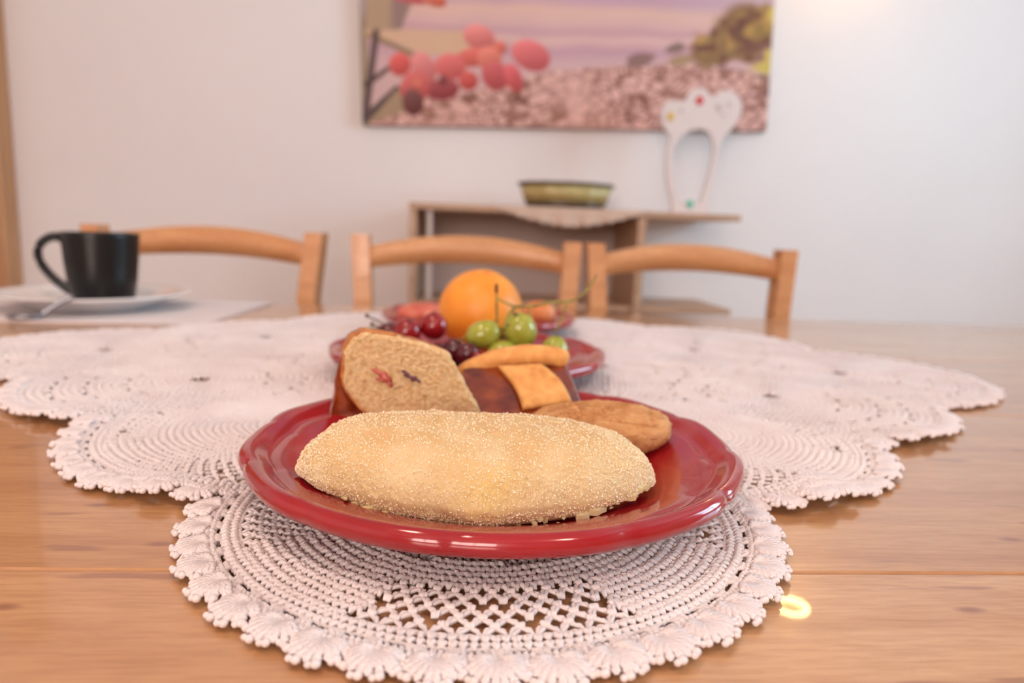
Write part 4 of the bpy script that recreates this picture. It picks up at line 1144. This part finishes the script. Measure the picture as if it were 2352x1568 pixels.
stalk([(.0240, .531, .0745), (.030, .533, .0715), (.0385, .535, .0678)], .0007, .0009)
stalk([(.0385, .535, .0678), (.052, .533, .0690), (.066, .531, .0725), (.0780, .530, .0735), (.0870, .530, .0765), (.0950, .530, .0850), (.1005, .530, .0950)], .0012, .0008)
stalk([(.0780, .530, .0735), (.0760, .528, .0640), (.0725, .526, .0560), (.0705, .526, .0505)], .0008, .0012)
stalk([(.0385, .535, .0678), (.0375, .533, .0625), (.0390, .532, .0600)], .0010, .0010)
stalk([(.0385, .535, .0678), (.0330, .533, .0600), (.0300, .531, .0480), (.0310, .528, .0400)], .0012, .0010)
stalk([(.0480, .533, .0690), (.0500, .532, .0640), (.0510, .531, .0600)], .0007, .0009)
for x, y, z in ((.0300, .526, .0520), (.0320, .524, .0480), (.0285, .525, .0450), (.0335, .523, .0550), (.0310, .522, .0420)):
    V, Q = ellipsoid(.0016, .0014, .0018, 10, 8); link('bare_pedicel', mesh_np('bare_pedicel', V+np.array((x, y, z+TZ))-np.array(gs.location), Q), tipm if z < .047 else stem_m, gs)
rs = thing('grape_twig', (-.085, .57, TZ+.03), 'thin dry twig with dark tips left of the red grapes', 'stalk')
for nm, pts, r, m in (('branch', [(-.058, .566, .0420), (-.068, .566, .0480), (-.0790, .566, .0530)], .0007, tipm), ('branch', [(-.062, .566, .0440), (-.070, .562, .0455), (-.0740, .560, .0470)], .0006, tipm)):
    MB().tube(spline([(x, y, z+TZ) for x, y, z in pts], 12), r, 6).build(nm, m, rs)
for p in ((-.0795, .566, .0535), (-.0745, .560, .0472)):
    V, Q = ellipsoid(.0018, .0015, .0018, 10, 8); link('dark_tip', mesh_np('dark_tip', V+np.array((p[0], p[1], p[2]+TZ))-np.array(rs.location), Q), tipm, rs)

# ------------------------------------------------------------------ fruit on the rear plate
ap_m = mat('peach_skin', lin(206, 104, 88), .4, .4, sss=.2, sss_scale=.004)
n = N(ap_m); n.color(n.ramp(n.noise(n.coord(), 45, 3), [(0.3, lin(190, 76, 64)), (0.7, lin(222, 140, 112))]))
ac_m = mat('apricot_skin', lin(224, 142, 78), .45, .4, sss=.2, sss_scale=.004)
n = N(ac_m); n.color(n.ramp(n.noise(n.coord(), 45, 3), [(0.3, lin(214, 122, 58)), (0.7, lin(232, 164, 112))]))
core_m = mat('pale_core', lin(238, 214, 152), .5)
def half_fruit(name, loc, rx, ry, rz, m, label, rot):
    t = thing(name, loc, label, 'fruit'); t.rotation_euler = (0, 0, rot)
    V, Q = ellipsoid(rx, ry, rz, 40, 24, lambda V, D: V*(1-.08*np.exp(-((np.arctan2(D[:, 1], D[:, 0])+1.57)/.25)**2))[:, None])
    link('flesh', mesh_np('flesh', V+np.array((0, 0, rz)), Q), m, t); return t
pf = half_fruit('red_fruit', (-.052, .832, WZ), .030, .022, .0130, ap_m, 'soft reddish fruit on the rear plate, left of the orange', .3)
V, Q = ellipsoid(.0075, .004, .006, 16, 10); link('pale_core', mesh_np('pale_core', V+np.array((.006, -.0205, .010)), Q), core_m, pf)
half_fruit('apricot_fruit', (.090, .845, WZ), .022, .018, .0155, ac_m, 'small orange-brown fruit on the rear plate, right of the orange', .2)
half_fruit('peach_piece', (.060, .838, WZ), .012, .012, .0145, mat('pale_peach', lin(236, 176, 146), .5), 'pale peach piece on the rear plate beside the orange', .2)
